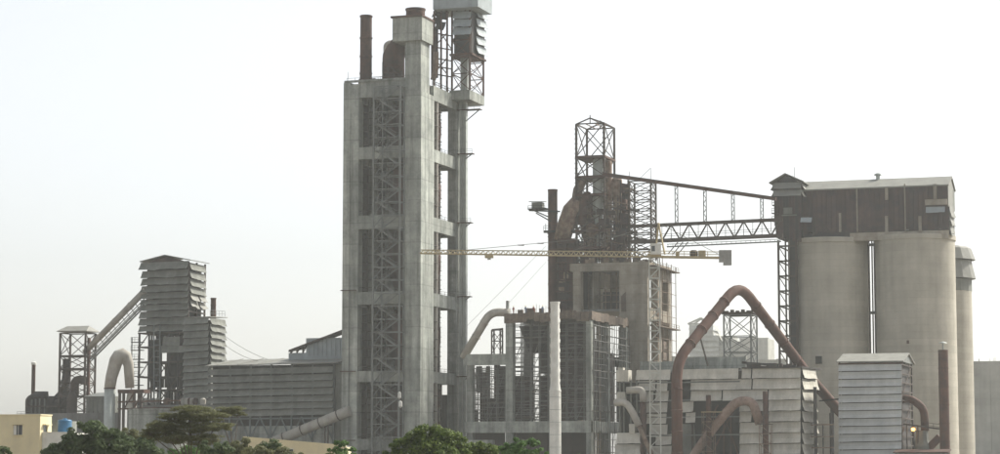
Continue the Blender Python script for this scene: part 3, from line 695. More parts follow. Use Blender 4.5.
# --- cantilever platform with a hut
T = thing('cantilever_hut', 'small hut on a cantilevered steel arm beside the rust stack', 'platform', (A(548, 210, vR).x, vR - 1.5, A(548, 215, vR).z))
bar(T, 'arm', 'steel_dark', A(529, 210.5, vR - 1.6), A(560, 211.5, vR - 1.6), .35); bar(T, 'arm', 'steel_dark', A(529, 210.5, vR + 1.0), A(560, 211.5, vR + 1.0), .35)
bar(T, 'strut', 'steel_dark', A(536, 213, vR - 1.6), A(551, 221.5, vR - 1.6), .3); bar(T, 'strut', 'steel_dark', A(535, 211, vR + 1), A(551, 218, vR + 1), .3)
a, b = A(531.5, 209.8, vR - 1.6), A(541.5, 209.8, vR - 1.6)
box(T, 'cabin', 'sheet_grey', (a.x, b.x), (vR - 1.5, vR + .9), (a.z + .35, A(535, 203, vR).z))
box(T, 'deck', 'steel_dark', (A(528, 210, vR - 1.6).x, b.x + 1.4), (vR - 2.0, vR + 1.4), (a.z + .12, a.z + .34))
slab(T, 'roof', 'sheet_grey', [(a.x - .6, vR - 2, A(535, 202, vR).z), (b.x + .4, vR - 2, A(535, 202.6, vR).z), (b.x + .4, vR + 1.4, A(535, 201, vR).z), (a.x - .6, vR + 1.4, A(535, 200.6, vR).z)], .2)
railing(T, 'steel_dark', A(528, 209.8, vR - 1.9), A(545, 209.8, vR - 1.9), 1.1, 1.5, .1)
# --- second, lower gantry
T = thing('stack_gantry', 'dark open deck wrapped round the rust stack under the hut', 'platform', (A(556, 230, vR).x, vR, A(553, 231, vR).z))
a = A(543.5, 230.5, vR - 2); b = A(575, 230.5, vR - 2)
box(T, 'deck', 'steel_dark', (a.x, b.x), (vR - 2, vR - 1.3), (a.z - .6, a.z)); box(T, 'deck', 'steel_dark', (a.x, b.x), (vR + 1.3, vR + 2), (a.z - .6, a.z))
railing(T, 'steel_dark', (a.x, vR - 2, a.z), (b.x - 4, vR - 2, a.z), 1.2, 1.3, .1)
for k in (0, 1.2): rod(T, 'post', 'steel_dark', (a.x + .6 + k, vR - 2, a.z), (a.x + .6 + k, vR - 2, a.z + 1.8), .16)

# --- brown sheeted housing left of the portal
T = thing('brown_housing', 'dark brown rusty sheeted housing of decks and panels behind the white stack', 'building', (A(562, 280, v2 + 3).x, v2 + 5, 0))
h0, h1 = A(558, 280, v2 + 3).x, A(574, 280, v2 + 3).x
for u in (h0, (h0 + h1) / 2, h1):
    for v in (v2 + 3, v2 + 9): bar(T, 'post', 'steel_brown', (u, v, 0), (u, v, A(560, 240, v2 + 3).z), .35)
for py in (240, 248, 262, 271, 280, 291, 300, 309):
    z = A(560, py, v2 + 3).z; box(T, 'deck', 'rust', (h0 - .5, h1 + .3), (v2 + 2.6, v2 + 9.4), (z - .3, z))
for py0, py1, t0, t1 in ((241, 262, 0, .5), (243, 262, .52, 1), (263, 280, 0, .32), (263, 279, .34, .98), (281, 300, 0, .6), (281, 300, .62, 1), (301, 330, 0, .48), (301, 330, .5, 1), (331, 400, 0, .5), (331, 400, .5, 1)):
    box(T, 'panel', random.choice(('sheet_maroon', 'rust', 'steel_brown')), (h0 + (h1 - h0) * t0, h0 + (h1 - h0) * t1 - .08), (v2 + 4, v2 + 4.2), (A(560, py1, v2 + 4).z, A(560, py0, v2 + 4).z))
for k in range(6): bar(T, 'brace', 'steel_brown', A(558, 246 + 11 * k, v2 + 2.7), A(574, 255 + 11 * k, v2 + 2.7), .2)

box(T, 'casing', 'rust', (A(556.5, 280, v2 + 7).x, A(577, 280, v2 + 7).x), (v2 + 7, v2 + 9), (0, A(560, 239.5, v2 + 7).z))
for k in range(9): a = A(random.uniform(556, 570), 242 + 7.5 * k, v2 + 2.9); box(T, 'panel', random.choice(('rust_dusty', 'steel_brown', 'rust')), (a.x, a.x + random.uniform(1, 3)), (v2 + 2.9, v2 + 3.1), (a.z - random.uniform(.6, 1.8), a.z))
# --- dusty hood
vH = v2 + 5
T = thing('dusty_hood', 'dusty brown leaning duct hood beside the lattice frame', 'duct', (A(566, 240, vH).x, vH, A(566, 241, vH).z))
tube(T, 'hood', 'rust_dusty', [A(562, 241, vH), A(564.5, 230, vH), A(572, 210, vH), A(577, 200, vH)], [2.1, 2.3, 2.4, 1.5], 20)
tube(T, 'neck', 'rust_dusty', [A(577, 203, vH + 1), A(578, 190, vH + 1), A(584, 178, vH + 1)], [1.5, 1.3, 1.1], 18)
tube(T, 'side_duct', 'rust', [A(582, 225, vH), A(583, 205, vH), A(588, 195, vH)], 1.2, 18)
box(T, 'skirt', 'rust', (A(558, 245, vH - 2).x, A(575, 245, vH - 2).x), (vH - 2.2, vH + 2.2), (A(566, 244, vH).z, A(566, 239.5, vH).z))

# --- tall lattice frame over the tower
vT = v2 + 4
fu0, fu1 = A(576.5, 200, vT).x, A(604.3, 200, vT).x; vT1 = B(614.4, 160, fu1).y
zz = [A(590, y, vT).z for y in (262, 247, 230, 213, 194, 176, 156, 123.5)]
T = thing('lattice_frame', 'tall brown open lattice frame with gabled top over the second tower', 'tower', ((fu0 + fu1) / 2, (vT + vT1) / 2, zP - 1.3))
lattice(T, 'steel_brown', (fu0, fu1), (vT, vT1), zz, .5, .27)
for z in (zz[5], zz[6], zz[4], zz[1], zz[2]):
    box(T, 'deck', 'rust', (fu0 - .3, fu1 + .3), (vT - .3, vT1 + .3), (z - .45, z + .1))
for k in range(28):
    z = zz[0] + (zz[-1] - zz[0]) * k / 28
    for u in (fu0, fu1): box(T, 'splice_plate', 'steel_brown', (u - .38, u + .38), (vT - .38, vT + .1), (z - .12, z + .12))
top = zz[-1]; pk = A(591, 118, vT).z
for v in (vT, vT1):
    bar(T, 'rafter', 'steel_brown', (fu0, v, top), ((fu0 + fu1) / 2, v, pk), .3); bar(T, 'rafter', 'steel_brown', (fu1, v, top), ((fu0 + fu1) / 2, v, pk), .3)
    bar(T, 'king_post', 'steel_brown', ((fu0 + fu1) / 2, v, top), ((fu0 + fu1) / 2, v, pk + .8), .22)
bar(T, 'ridge', 'steel_brown', ((fu0 + fu1) / 2, vT, pk), ((fu0 + fu1) / 2, vT1, pk), .25)
for f in (0, .33, .66): bar(T, 'purlin', 'rust_dusty', (fu0 + f * (fu1 - fu0), vT, top), (fu0 + f * (fu1 - fu0), vT1, top), .2)
# --- vessels inside and right of the frame
vV = vT + 3.5
def vessel(name, label, mat, px, r, prof, v, flanges=()):
    c = A(px, 200, v); T = thing(name, label, 'vessel', (c.x, v, A(px, prof[0][1], v).z))
    lathe(T, 'shell', mat, (c.x, v), [(r * f, A(px, py, v).z) for f, py in prof], 24)
    for py in flanges:
        z = A(px, py, v).z; lathe(T, 'flange', mat, (c.x, v), [(r, z - .12), (r + .15, z - .12), (r + .15, z + .12), (r, z + .12)], 24)
    for a in range(4):
        an = a * math.pi / 2 + .5; bar(T, 'leg', 'steel_brown', (c.x + r * .8 * math.cos(an), v + r * .8 * math.sin(an), zP - 1.3), (c.x + r * .8 * math.cos(an), v + r * .8 * math.sin(an), A(px, prof[-2][1], v).z), .22)
vessel('pale_vessel', 'pale grey cylindrical vessel inside the tall lattice frame', 'galv', 598, 1.35, [(.5, 262), (.5, 225), (1, 214), (1, 162), (.8, 159)], vV, (176, 195))
vessel('rust_vessel', 'narrow rusty vessel standing in the frame next to the pale one', 'rust_dusty', 608.5, .95, [(.8, 262), (.8, 240), (1, 230), (1, 163), (.9, 161)], vV, (176, 190, 206, 222))
vessel('rust_cyclone', 'rusty red cyclone with conical foot between the two lattice frames', 'rust_dusty', 617, 1.25, [(.35, 262), (.35, 212), (.7, 205), (1.1, 190), (1.1, 180), (.7, 177.5)], vV + 1, (190,))
vessel('lower_cyclone', 'dusty pale cyclone low down behind the lattice frame', 'duct_pale', 596, 1.6, [(.4, 262), (.4, 255), (.9, 246), (.9, 226), (.5, 222)], vV + 3, ())
vessel('rear_cyclone', 'dark rusty cyclone beside the dusty hood', 'rust', 587, 1.7, [(.4, 262), (.4, 245), (1, 230), (1, 198), (.5, 192)], vV + 2, ())
# --- broken sheets
T = thing('torn_cladding', 'torn dark cladding sheets hanging beside the rusty cyclone', 'cladding', (A(625, 220, vT + 2).x, vT + 2, zP - 1.3))
for px in (621, 628.5): a = A(px, 250, vT + 2); bar(T, 'post', 'steel_brown', (a.x, a.y, zP - 1.3), (a.x, a.y, A(px, 180, vT + 2).z), .35)
for (px0, px1, py, dr) in ((621, 628, 183, 2.6), (622, 628, 192, 1.8), (620, 628, 213, 2.8), (621, 627, 228, 3.0), (612, 626, 206, .8), (612, 628, 240, 1.4), (606, 620, 250, 2)):
    louver(T, random.choice(('steel_dark', 'sheet_maroon', 'steel_dark')), A(px0, py, vT + 1.8), A(px1, py + 1, vT + 1.8), dr, (.2, -.7, 0), 'torn_sheet', jit=.4, n=4)
for py in (203, 208, 222, 235, 244, 252): bar(T, 'stay', 'rust_dusty', A(604, py - 4, vT + 1.5), A(628, py + 1.5, vT + 1.5), .3)
# scattered beams and deck plates filling the floor of the steelwork
T = thing('steel_floor', 'tangled rusty beams and plates forming the floors below the lattice frames', 'steelwork', (A(605, 255, v2 + 3).x, v2 + 6, zP - 1.3))
for k in range(70):
    px = random.uniform(574, 640) if k % 3 else random.uniform(604, 628); py = random.uniform(184 if k % 3 == 0 else 222, 257); v = v2 + random.uniform(2.5, 10); w = random.uniform(3, 14)
    a = A(px, py, v); bar(T, 'beam', random.choice(('steel_brown', 'rust', 'rust_dusty', 'steel_dark')), a, A(px + w, py + random.choice((0, 0, 0, 4, -4)), v), random.uniform(.2, .45))
for k in range(14):
    px = random.uniform(578, 630); v = v2 + random.uniform(3, 9); a = A(px, 250, v); bar(T, 'column', random.choice(('steel_brown', 'rust')), (a.x, a.y, zP - 1.3), (a.x, a.y, A(px, random.uniform(225, 245), v).z), .35)
for k in range(34):
    px = random.uniform(576, 625); py = random.uniform(208, 258); v = v2 + random.uniform(4, 10); a = A(px, py, v)
    box(T, 'plate', random.choice(('rust', 'sheet_maroon', 'steel_brown', 'rust_dusty')), (a.x, a.x + random.uniform(1, 3.2)), (v, v + .2), (a.z - random.uniform(.8, 2.8), a.z))
vessel('rear_duct', 'dark rusty duct standing behind the torn cladding sheets', 'rust', 623, 1.2, [(.6, 262), (.6, 240), (1, 232), (1, 196), (.5, 192)], vV + 4, (205, 220))
vessel('front_cyclone', 'stubby rusty cyclone in front of the pale cylindrical vessel', 'rust_dusty', 590, 1.1, [(.3, 262), (.3, 250), (1, 240), (1, 226), (.6, 223)], vT + 1.5, (230,))
# --- guy cables
T = thing('guy_cable', 'thin guy cables slanting from the rust stack down to the pale duct', 'cable', (A(505, 300, v6 + 2).x, v6 + 3, A(500, 312, v6).z))
rod(T, 'cable', 'cable', PL.I @ P(546, 246, 552), PL.I @ P(467, 326, 540), .07); rod(T, 'cable', 'cable', PL.I @ P(546, 262, 552), PL.I @ P(508, 304, 545), .06)
# --- second lattice frame
vY = v2 + 3
g0, g1 = A(629.6, 220, vY).x, A(651, 220, vY).x; vY1 = B(656, 220, g1).y
zy = [A(640, y, vY).z for y in (259, 250, 241.5, 233, 225, 217, 209, 200, 191, 181)]
T = thing('bridge_support_frame', 'brown cross braced frame carrying the conveyor bridge on the second tower', 'tower', ((g0 + g1) / 2, vY + 2, zP - 1.3))
lattice(T, 'steel_brown', (g0, g1), (vY, vY1), zy, .42, .2, double=True)
for u in (g0, g1): rod(T, 'mast', 'steel_grey', (u, vY, zy[-1]), (u, vY, zy[-1] + 2.6), .14)
rod(T, 'mast', 'steel_grey', (g0 + 2, vY, zy[-1]), (g1, vY, zy[-1] + 3.2), .12); rod(T, 'mast', 'steel_grey', (g1, vY, zy[-1] + 3.2), (g1 + .01, vY, zy[-1]), .12)

# --- conveyor gallery and truss bridge to the silos
vG = vY + .3
T = thing('inclined_gallery', 'long thin brown conveyor gallery sloping down to the silo head house', 'conveyor', (A(690, 187, vG).x, vG, A(690, 187, vG).z - 1))
bar(T, 'gallery', 'rust', A(603, 174.5, vG), A(776, 199, vG), 1.4, .75)
bar(T, 'roof_sheet', 'steel_brown', A(603, 172.7, vG), A(776, 197.4, vG), 1.8, .12)
for px in (676.5, 705, 733, 762):
    t = (px - 603) / 173; zt = A(px, 175 + 24.5 * t, vG).z; zb = A(px, 226 - 8 * (px - 655) / 120, vG).z; c = A(px, 210, vG)
    for s in (-.36, .36): bar(T, 'trestle_leg', 'steel_grey', (c.x + s, vG, zb), (c.x + s, vG, zt), .2)
    n = 7
    for k in range(n):
        za = zb + (zt - zb) * k / n; zc_ = zb + (zt - zb) * (k + 1) / n; s = .36 if k % 2 else -.36
        bar(T, 'lacing', 'steel_grey', (c.x + s, vG - .02, za), (c.x - s, vG - .02, zc_), .15)
T = thing('conveyor_bridge', 'brown steel truss bridge between the second tower and the silos', 'bridge', (A(710, 232, vG).x, vG, A(710, 238, vG).z - 1))
for v in (vG - .9, vG + 2.4):
    bar(T, 'top_chord', 'steel_brown', A(630, 226.5, v), A(783, 219.5, v), .5, .85)
    bar(T, 'bottom_chord', 'steel_brown', A(631, 242, v), A(783, 235.5, v), .5, .95)
    n = 13
    for k in range(n):
        a0, a1 = 662 + 118 * k / n, 662 + 118 * (k + 1) / n
        ty = lambda p: 226.5 - 7 * (p - 630) / 153
        by = lambda p: 242 - 6.5 * (p - 631) / 152
        if k % 2: bar(T, 'diagonal', 'steel_brown', A(a0, ty(a0), v), A(a1, by(a1), v), .34)
        else: bar(T, 'diagonal', 'steel_brown', A(a0, by(a0), v), A(a1, ty(a1), v), .34)
        bar(T, 'upright', 'steel_brown', A(a0, by(a0), v), A(a0, ty(a0), v), .12)
bar(T, 'deck', 'steel_dark', A(640, 240.5, vG + .75), A(780, 234.5, vG + .75), 3.0, .15)
railing(T, 'steel_brown', A(660, 238.5, vG - .9), A(780, 232.5, vG - .9), 1.1, 3, .1)
T = thing('bridge_catwalk', 'light cable tray catwalk hung beneath the truss bridge', 'catwalk', (A(720, 245, vG).x, vG - 1, A(720, 246, vG).z))
bar(T, 'tray', 'steel_grey', A(667, 246.8, vG - 1.3), A(781, 241.5, vG - 1.3), .5, .3); bar(T, 'rail', 'steel_grey', A(667, 244.3, vG - 1.3), A(781, 239.2, vG - 1.3), .14)
for k in range(24):
    px = 668 + 112 * k / 23; yb = 246.8 - 5.3 * (px - 667) / 114; rod(T, 'rail_post', 'steel_grey', A(px, yb, vG - 1.3), A(px, yb - 2.6, vG - 1.3), .12)
for px in (668, 673, 678): bar(T, 'hanger', 'steel_brown', A(px, 254, vG - 1.3), A(px + 10, 242, vG - 1.3), .2)

# ================================================================== tower crane
dK = 496
KF = Frame(P(655.5, 400, dK).x, dK, R(-4))
K = KF.fv
T = thing('tower_crane', 'pale and yellow tower crane with jib reaching across to the concrete tower', 'crane', (0, 0, 0), fr=KF)
k0, k1 = K(650, 400, -1).x, K(660.5, 400, -1).x
zs0 = K(655, 257, -1).z
nb = 21; zl = zr(0, zs0, nb)
for u in (k0, k1):
    for v in (-1.1, 1.1): bar(T, 'mast_chord', 'crane_white', (u, v, 0), (u, v, zs0), .26)
for i in range(nb):
    for v in (-1.1, 1.1):
        bar(T, 'mast_crossbar', 'crane_white', (k0, v, zl[i + 1]), (k1, v, zl[i + 1]), .15)
        a, b = (k0, k1) if i % 2 else (k1, k0); bar(T, 'mast_brace', 'crane_white', (a, v, zl[i]), (b, v, zl[i + 1]), .15)
    for u in (k0, k1):
        a, b = (-1.1, 1.1) if i % 2 else (1.1, -1.1); bar(T, 'mast_brace', 'crane_white', (u, a, zl[i]), (u, b, zl[i + 1]), .13)
# slewing deck, cab, apex
box(T, 'slewing_ring', 'crane_yellow', (k0 - .4, k1 + .4), (-1.5, 1.5), (zs0, zs0 + .7))
cabm = box(T, 'cab', 'white_wall', (K(650.5, 249, -2).x, K(661, 249, -2).x), (-2.6, -1.2), (K(655, 254.5, -2).z, K(655, 243.5, -2).z))
box(cabm, 'cab_window', 'glass_dark', (K(651.5, 249, -2).x, K(655, 249, -2).x), (-2.63, -2.58), (K(655, 251.5, -2).z, K(655, 246, -2).z))
ap = K(658.5, 223, 0)
za = zs0 + .7
for u, v in ((k0, -1), (k1 + 1.2, -1), (k1 + 1.2, 1), (k0, 1)): bar(T, 'apex_leg', 'crane_yellow', (u * .6 + .9, v, za), (ap.x, v * .15, ap.z), .28)
for f in (.3, .6): bar(T, 'apex_tie', 'crane_yellow', (k0 * .6 + .9 + (ap.x - k0 * .6 - .9) * f, -1 + .85 * f, za + (ap.z - za) * f), ((k1 + 1.2) * .6 + .9 + (ap.x - (k1 + 1.2) * .6 - .9) * f, -1 + .85 * f, za + (ap.z - za) * f), .18)
# jib: triangular truss, top chord one, bottom chords two
j0b, j1b = K(652, 257, 0), K(420, 253.5, 0); j0t, j1t = K(652, 252, 0), K(421, 250, 0)
dep = .75
for v in (-dep, dep): bar(T, 'jib_chord', 'crane_yellow', j0b + Vector((0, v, 0)), j1b + Vector((0, v, 0)), .2)
bar(T, 'jib_chord', 'crane_yellow', j0t, j1t, .22)
n = 46
for k in range(n):
    t0, tm, t1 = k / n, (k + .5) / n, (k + 1) / n
    for v in (-dep, dep):
        a, b = j0b.lerp(j1b, t0) + Vector((0, v, 0)), j0b.lerp(j1b, t1) + Vector((0, v, 0)); m_ = j0t.lerp(j1t, tm)
        bar(T, 'jib_lacing', 'crane_yellow', a, m_, .11); bar(T, 'jib_lacing', 'crane_yellow', m_, b, .11)
# trolley and hook rope
c = j0b.lerp(j1b, (652 - 489.5) / 232)
box(T, 'trolley', 'crane_yellow', (c.x - .9, c.x + .9), (-.9, .9), (c.z - .75, c.z - .15)); box(T, 'trolley_motor', 'crane_white', (c.x - .35, c.x + .35), (-.5, .5), (c.z - 1.15, c.z - .75))
# counter jib
e0, e1 = K(661, 257, 0), K(731, 258, 0)
for v in (-.9, .9):
    bar(T, 'counter_jib_beam', 'crane_yellow', e0 + Vector((0, v, 0)), e1 + Vector((0, v, 0)), .4)
    railing(T, 'crane_yellow', e0 + Vector((0, v, .2)), e1 + Vector((0, v, .2)), 1.1, 2.2, .1)
for k in range(14): a = e0.lerp(e1, (k + .5) / 14); bar(T, 'deck_bar', 'crane_yellow', a + Vector((0, -.9, 0)), a + Vector((0, .9, 0)), .25)
c = e0.lerp(e1, .47); lathe(T, 'winch_drum', 'steel_brown', (c.x, 0), [(.7, c.z + .2), (.9, c.z + .3), (.9, c.z + 1.3), (.6, c.z + 1.6)], 14)
box(T, 'winch', 'crane_yellow', (c.x + 1, c.x + 2.6), (-.6, .6), (c.z + .2, c.z + 1.5)); box(T, 'switch_box', 'crane_yellow', (c.x - 4, c.x - 3.2), (-.5, .5), (c.z + .2, c.z + 1.2))
for k in range(3):
    a = K(719 + 4.2 * k, 255, 0); box(T, 'counterweight', 'counterweight', (a.x, a.x + .88), (-1.2, 1.2), (K(725, 262 + (3 if k else 0), 0).z, K(725, 250.5, 0).z))
# pendants
rod(T, 'pendant', 'cable', ap, K(718, 254, 0), .12); rod(T, 'pendant', 'cable', ap, j0t.lerp(j1t, .35), .11); rod(T, 'pendant', 'cable', ap + Vector((0, 0, -2)), j0t.lerp(j1t, .82), .11)
for t in (.35, .6, .7): c = ap.lerp(j0t.lerp(j1t, .82), t); rod(T, 'pendant_link', 'steel_brown', c + Vector((-.7, 0, -.05 - 2 * (1 - t))), c + Vector((.7, 0, -.1 - 2 * (1 - t))), .22)
# ================================================================== silos
vC = PL.v_at(917, 350, 570); RS = 9.98
def silo(px, label, r, v, pytop, name='cement_silo', group=None):
    c = A(px, 330, v); T = thing(name, label, 'silo', (c.x, v, 0)); zt = A(px, pytop, v - r).z
    lathe(T, 'shell', 'silo', (c.x, v), [(r, 0), (r, zt - 1.3), (r + .28, zt - 1.25), (r + .28, zt - .15), (r, zt)], 72)
    return T, c.x, zt
TS1, us1, zsil = silo(829.5, 'round concrete silo next to the dark elevator tower', RS, vC, 236.5)
TS2, us2, z_ = silo(916.5, 'round concrete silo beneath the torn end of the head house', RS, vC, 233)
for (px, py, w, h) in ((819, 360, 1.6, 1.9),):
    c = A(px, py, vC); import_v = vC - math.sqrt(RS ** 2 - (c.x - us1 + .9) ** 2)
    c = A(px, py, import_v); vv = vC - math.sqrt(RS ** 2 - (c.x - us1) ** 2)
    box(TS1, 'hatch', 'dark_inside', (c.x - w / 2, c.x + w / 2), (vv - .35, vv + .6), (c.z - h / 2, c.z + h / 2))
c = A(908, 342, vC - RS); box(TS2, 'hatch', 'rust', (c.x - .3, c.x + .3), (vC - RS - .1, vC - RS + .3), (c.z - .4, c.z + .4))
# pipes in the gap between them
T = thing('silo_pipes', 'dark vertical pipes in the gap between the two big silos', 'pipe', ((us1 + us2) / 2, vC + 3, 0))
for px, w in ((869.2, .7), (872.8, .4), (875.6, .7)):
    c = A(px, 300, vC + 4); rod(T, 'pipe', 'steel_brown', (c.x, c.y, 0), (c.x, c.y, zsil), w)
for py in (245, 313, 380): bar(T, 'clamp', 'steel_dark', A(867, py, vC + 3.6), A(878, py - .5, vC + 3.6), .7)
# third silo with louvred crown
v3s = vC + 42; c = A(944, 330, v3s); r3 = (972 - 944) / FPX * 612
T = thing('rear_silo', 'slimmer concrete silo with a sheeted crown behind the big silo', 'silo', (c.x, v3s, 0))
z3 = [A(944, y, v3s - r3).z for y in (290, 278, 277, 259, 258, 247, 245)]
lathe(T, 'shell', 'silo', (c.x, v3s), [(r3, 0), (r3, z3[0])], 60)
lathe(T, 'crown_band', 'sheet_grey', (c.x, v3s), [(r3 - .05, z3[0] - .01), (r3 + .12, z3[0]), (r3 + .12, z3[1])], 16, False)
lathe(T, 'crown_skirt', 'roof_grey', (c.x, v3s), [(r3 + 1.2, z3[1] + .2), (r3 + .1, z3[3])], 16, False)
lathe(T, 'crown_skirt', 'roof_grey', (c.x, v3s), [(r3 + 1.2, z3[3] + .2), (r3 + .1, z3[5]), (r3 - .6, z3[6]), (.5, z3[6] + 1.0)], 16, False)

# ------------------------------------------------------------------ head house over the silos
vHf = vC - 6.5; vHb = vC + 6.5
hu0, hu1 = A(803, 210, vHf).x, A(948, 210, vHf).x
ze = A(880, 188, vHf).z; zbt = A(870, 233.5, vHf).z; zr_ = A(880, 180.5, vC).z
T = thing('silo_head_house', 'long dark maroon sheeted head house with pale roof above the silos', 'building', ((hu0 + hu1) / 2, vC, zsil))
n = 30
for k in range(n):
    a, b = hu0 + (hu1 - hu0) * k / n, hu0 + (hu1 - hu0) * (k + 1) / n
    box(T, 'wall_sheet', 'sheet_maroon', (a, b - .05), (vHf + random.uniform(.0, .12), vHf + .25), (zbt + random.uniform(.3, .9), ze))
    box(T, 'wall_sheet', 'sheet_maroon', (a, b - .05), (vHb - .25, vHb), (zbt, ze))
for k in range(6):
    a, b = vHf + (vHb - vHf) * k / 6, vHf + (vHb - vHf) * (k + 1) / 6
    box(T, 'end_sheet', 'roof_grey' if k < 4 else 'sheet_grey', (hu1 - .1, hu1 + .1), (a + .25, b + .2), (A(947, 206, vHf).z, ze))
    box(T, 'end_sheet', 'sheet_maroon', (hu0 - .1, hu0 + .1), (a + .25, b + .2), (zbt, ze))
prism_v = [(vHf - .5, ze - .1), (vC, zr_), (vHb + .5, ze - .1), (vHb + .5, ze + .25), (vC, zr_ + .4), (vHf - .5, ze + .25)]
mesh(T, 'roof', 'roof_grey', [(hu0 - .3, v, z) for v, z in prism_v] + [(hu1 + .4, v, z) for v, z in prism_v],
     [(0, 1, 2, 3, 4, 5), (11, 10, 9, 8, 7, 6)] + [(i, i + 6, (i + 1) % 6 + 6, (i + 1) % 6) for i in range(6)])
mesh(T, 'gable_sheet', 'roof_grey', [(hu1 - .08, vHf + .25, ze), (hu1 - .08, vHb, ze), (hu1 - .08, vC, zr_), (hu1 + .08, vHf + .25, ze), (hu1 + .08, vHb, ze), (hu1 + .08, vC, zr_)], [(0, 1, 2), (5, 4, 3), (0, 3, 4, 1), (1, 4, 5, 2), (2, 5, 3, 0)])
for (px, y0, y1, w) in ((886.5, 187, 200, .75), (886.5, 216, 232, .75), (920, 216, 231, .75), (935, 184, 199, .85), (840, 213, 232, .6), (857, 188, 232, .3), (905, 184, 231, .3)):
    c = A(px, (y0 + y1) / 2, vHf - .25); box(T, 'pilaster', 'concrete_warm', (c.x - w / 2, c.x + w / 2), (vHf - .3, vHf - .02), (A(px, y1, vHf).z, A(px, y0, vHf).z))
a, b = A(925, 202, vHf - .4), A(947, 202, vHf - .4)
box(T, 'ledge_beam', 'concrete_warm', (a.x, b.x), (vHf - .6, vHf - .02), (A(935, 205, vHf).z, A(935, 199.5, vHf).z))
box(T, 'sill', 'concrete_warm', (A(850, 232, vHf).x, hu1), (vHf - .25, vHf + .5), (zsil - 1, zbt + .25))
louver(T, 'sheet_bluegrey', A(926, 207, vHf - .1), A(945, 206.5, vHf - .1), 1.5, (0, -.8, 0))
for py, dr in ((205, 3), (212, 3.4), (220, 3.2), (227, 2.2)):
    louver(T, 'roof_grey', B(949, py, hu1 + .1), B(953, py + 1.6, hu1 + .1), dr, (.7, 0, 0), 'torn_sheet', jit=.4, n=5)
for k in range(5):
    c = A(848 + 20 * k, 232, vHf + 2); box(T, 'stub_column', 'concrete_dark', (c.x - .5, c.x + .5), (vHf + 1, vHf + 2.5), (zsil - .2, zbt + 1))
c = A(878, 180, vC); lathe(T, 'roof_vent', 'galv', (c.x, vC), [(.5, zr_), (.5, zr_ + 1.3), (1.0, zr_ + 1.3), (.9, zr_ + 1.7), (.2, zr_ + 2.0)], 14)
# gap under the house at the silo joint
box(T, 'floor_beam', 'steel_dark', (hu0, hu1), (vHf + .4, vHb - .4), (zsil + .01, zbt + .5))

# ------------------------------------------------------------------ elevator head and tower left of the silos
vEf = vHf - 2.5
t0, t1 = A(774, 210, vEf).x, A(801, 210, vEf).x; vEb = B(811, 205, t1).y
T = thing('elevator_tower', 'dark elevator tower with gabled louvred head at the end of the bridge', 'tower', ((t0 + t1) / 2, (vEf + vEb) / 2, 0))
w0 = A(779, 300, vEf).x; w1 = A(797, 300, vEf).x
for u, v, w in ((w0, vEf, .5), (A(784, 300, vEf).x, vEf + 3, .3), (w1, vEf, .6), (w0, vEb, .45), (w1, vEb, .5)):
    bar(T, 'post', 'steel_brown', (u, v, 0), (u, v, A(785, 240, vEf).z), w)
box(T, 'casing', 'steel_dark', (A(789.5, 300, vEf).x, A(795.5, 300, vEf).x), (vEf + .6, vEf + 2.6), (0, A(790, 236, vEf).z))
box(T, 'casing', 'steel_brown', (A(785.3, 300, vEf + 2).x, A(786.6, 300, vEf + 2).x), (vEf + 2, vEf + 2.6), (0, A(790, 236, vEf).z))
py = 246; k = 0
while py < 470:
    z = A(788, py, vEf).z
    bar(T, 'crossbar', 'steel_brown', (w0, vEf, z), (w1, vEf, z), .42); bar(T, 'crossbar', 'steel_brown', (w0, vEf, z), (w0, vEb, z), .3)
    bar(T, 'crossbar', 'steel_brown', (w1, vEf, z), (w1, vEb, z), .3)
    if py < 455 and k % 1 == 0:
        z2 = A(788, py + 15, vEf).z; m_ = A(788, 300, vEf).x; bar(T, 'brace', 'steel_brown', (w0, vEf, z), (m_, vEf, z2), .2)
    py += 15; k += 1
zh0, zh1 = A(787, 241, vEf).z, A(787, 182, vEf).z
n = 9
for k in range(n):
    a, b = t0 + (t1 - t0) * k / n, t0 + (t1 - t0) * (k + 1) / n
    box(T, 'wall_sheet', random.choice(('sheet_maroon', 'steel_dark', 'sheet_maroon')), (a, b - .04), (vEf + random.uniform(0, .2), vEf + .3), (zh0 + random.uniform(-.5, 2.5) if k else zh0 + 6, zh1))
for k in range(4):
    a, b = vEf + (vEb - vEf) * k / 4, vEf + (vEb - vEf) * (k + 1) / 4
    box(T, 'side_sheet', 'sheet_maroon', (t1 - .15, t1), (a + .3, b + .25), (zh0 + 3, zh1)); box(T, 'side_sheet', 'sheet_maroon', (t0, t0 + .15), (a + .3, b + .25), (zh0 + 4, zh1))
box(T, 'lining', 'dark_inside', (t0 + .3, t1 - .3), (vEf + .5, vEb - .1), (zh0 + 1, zh1 - .2))
for py in (183, 190.5):
    louver(T, 'roof_grey', A(774, py, vEf - .1), A(801.5, py - .8, vEf - .1), 1.6, (0, -1.3, 0))
    louver(T, 'roof_grey', B(801, py, t1 + .05), B(811, py + 2.8, t1 + .05), 1.6, (.9, 0, 0)); louver(T, 'roof_grey', (t0, vEb, A(787, py, vEf).z), (t0, vEf, A(787, py, vEf).z), 1.6, (-.9, 0, 0))
zg = A(787, 182.5, vEf).z; zp = A(787, 174.5, vEf).z; um = (t0 + t1) / 2 - .3
pv = [(t0 - 1, zg - .2), (um, zp), (t1 + 1, zg - .2), (t1 + 1, zg + .1), (um, zp + .3), (t0 - 1, zg + .1)]
prism(T, 'roof', 'roof_grey', pv, vEf - 1.2, vEb + .5)
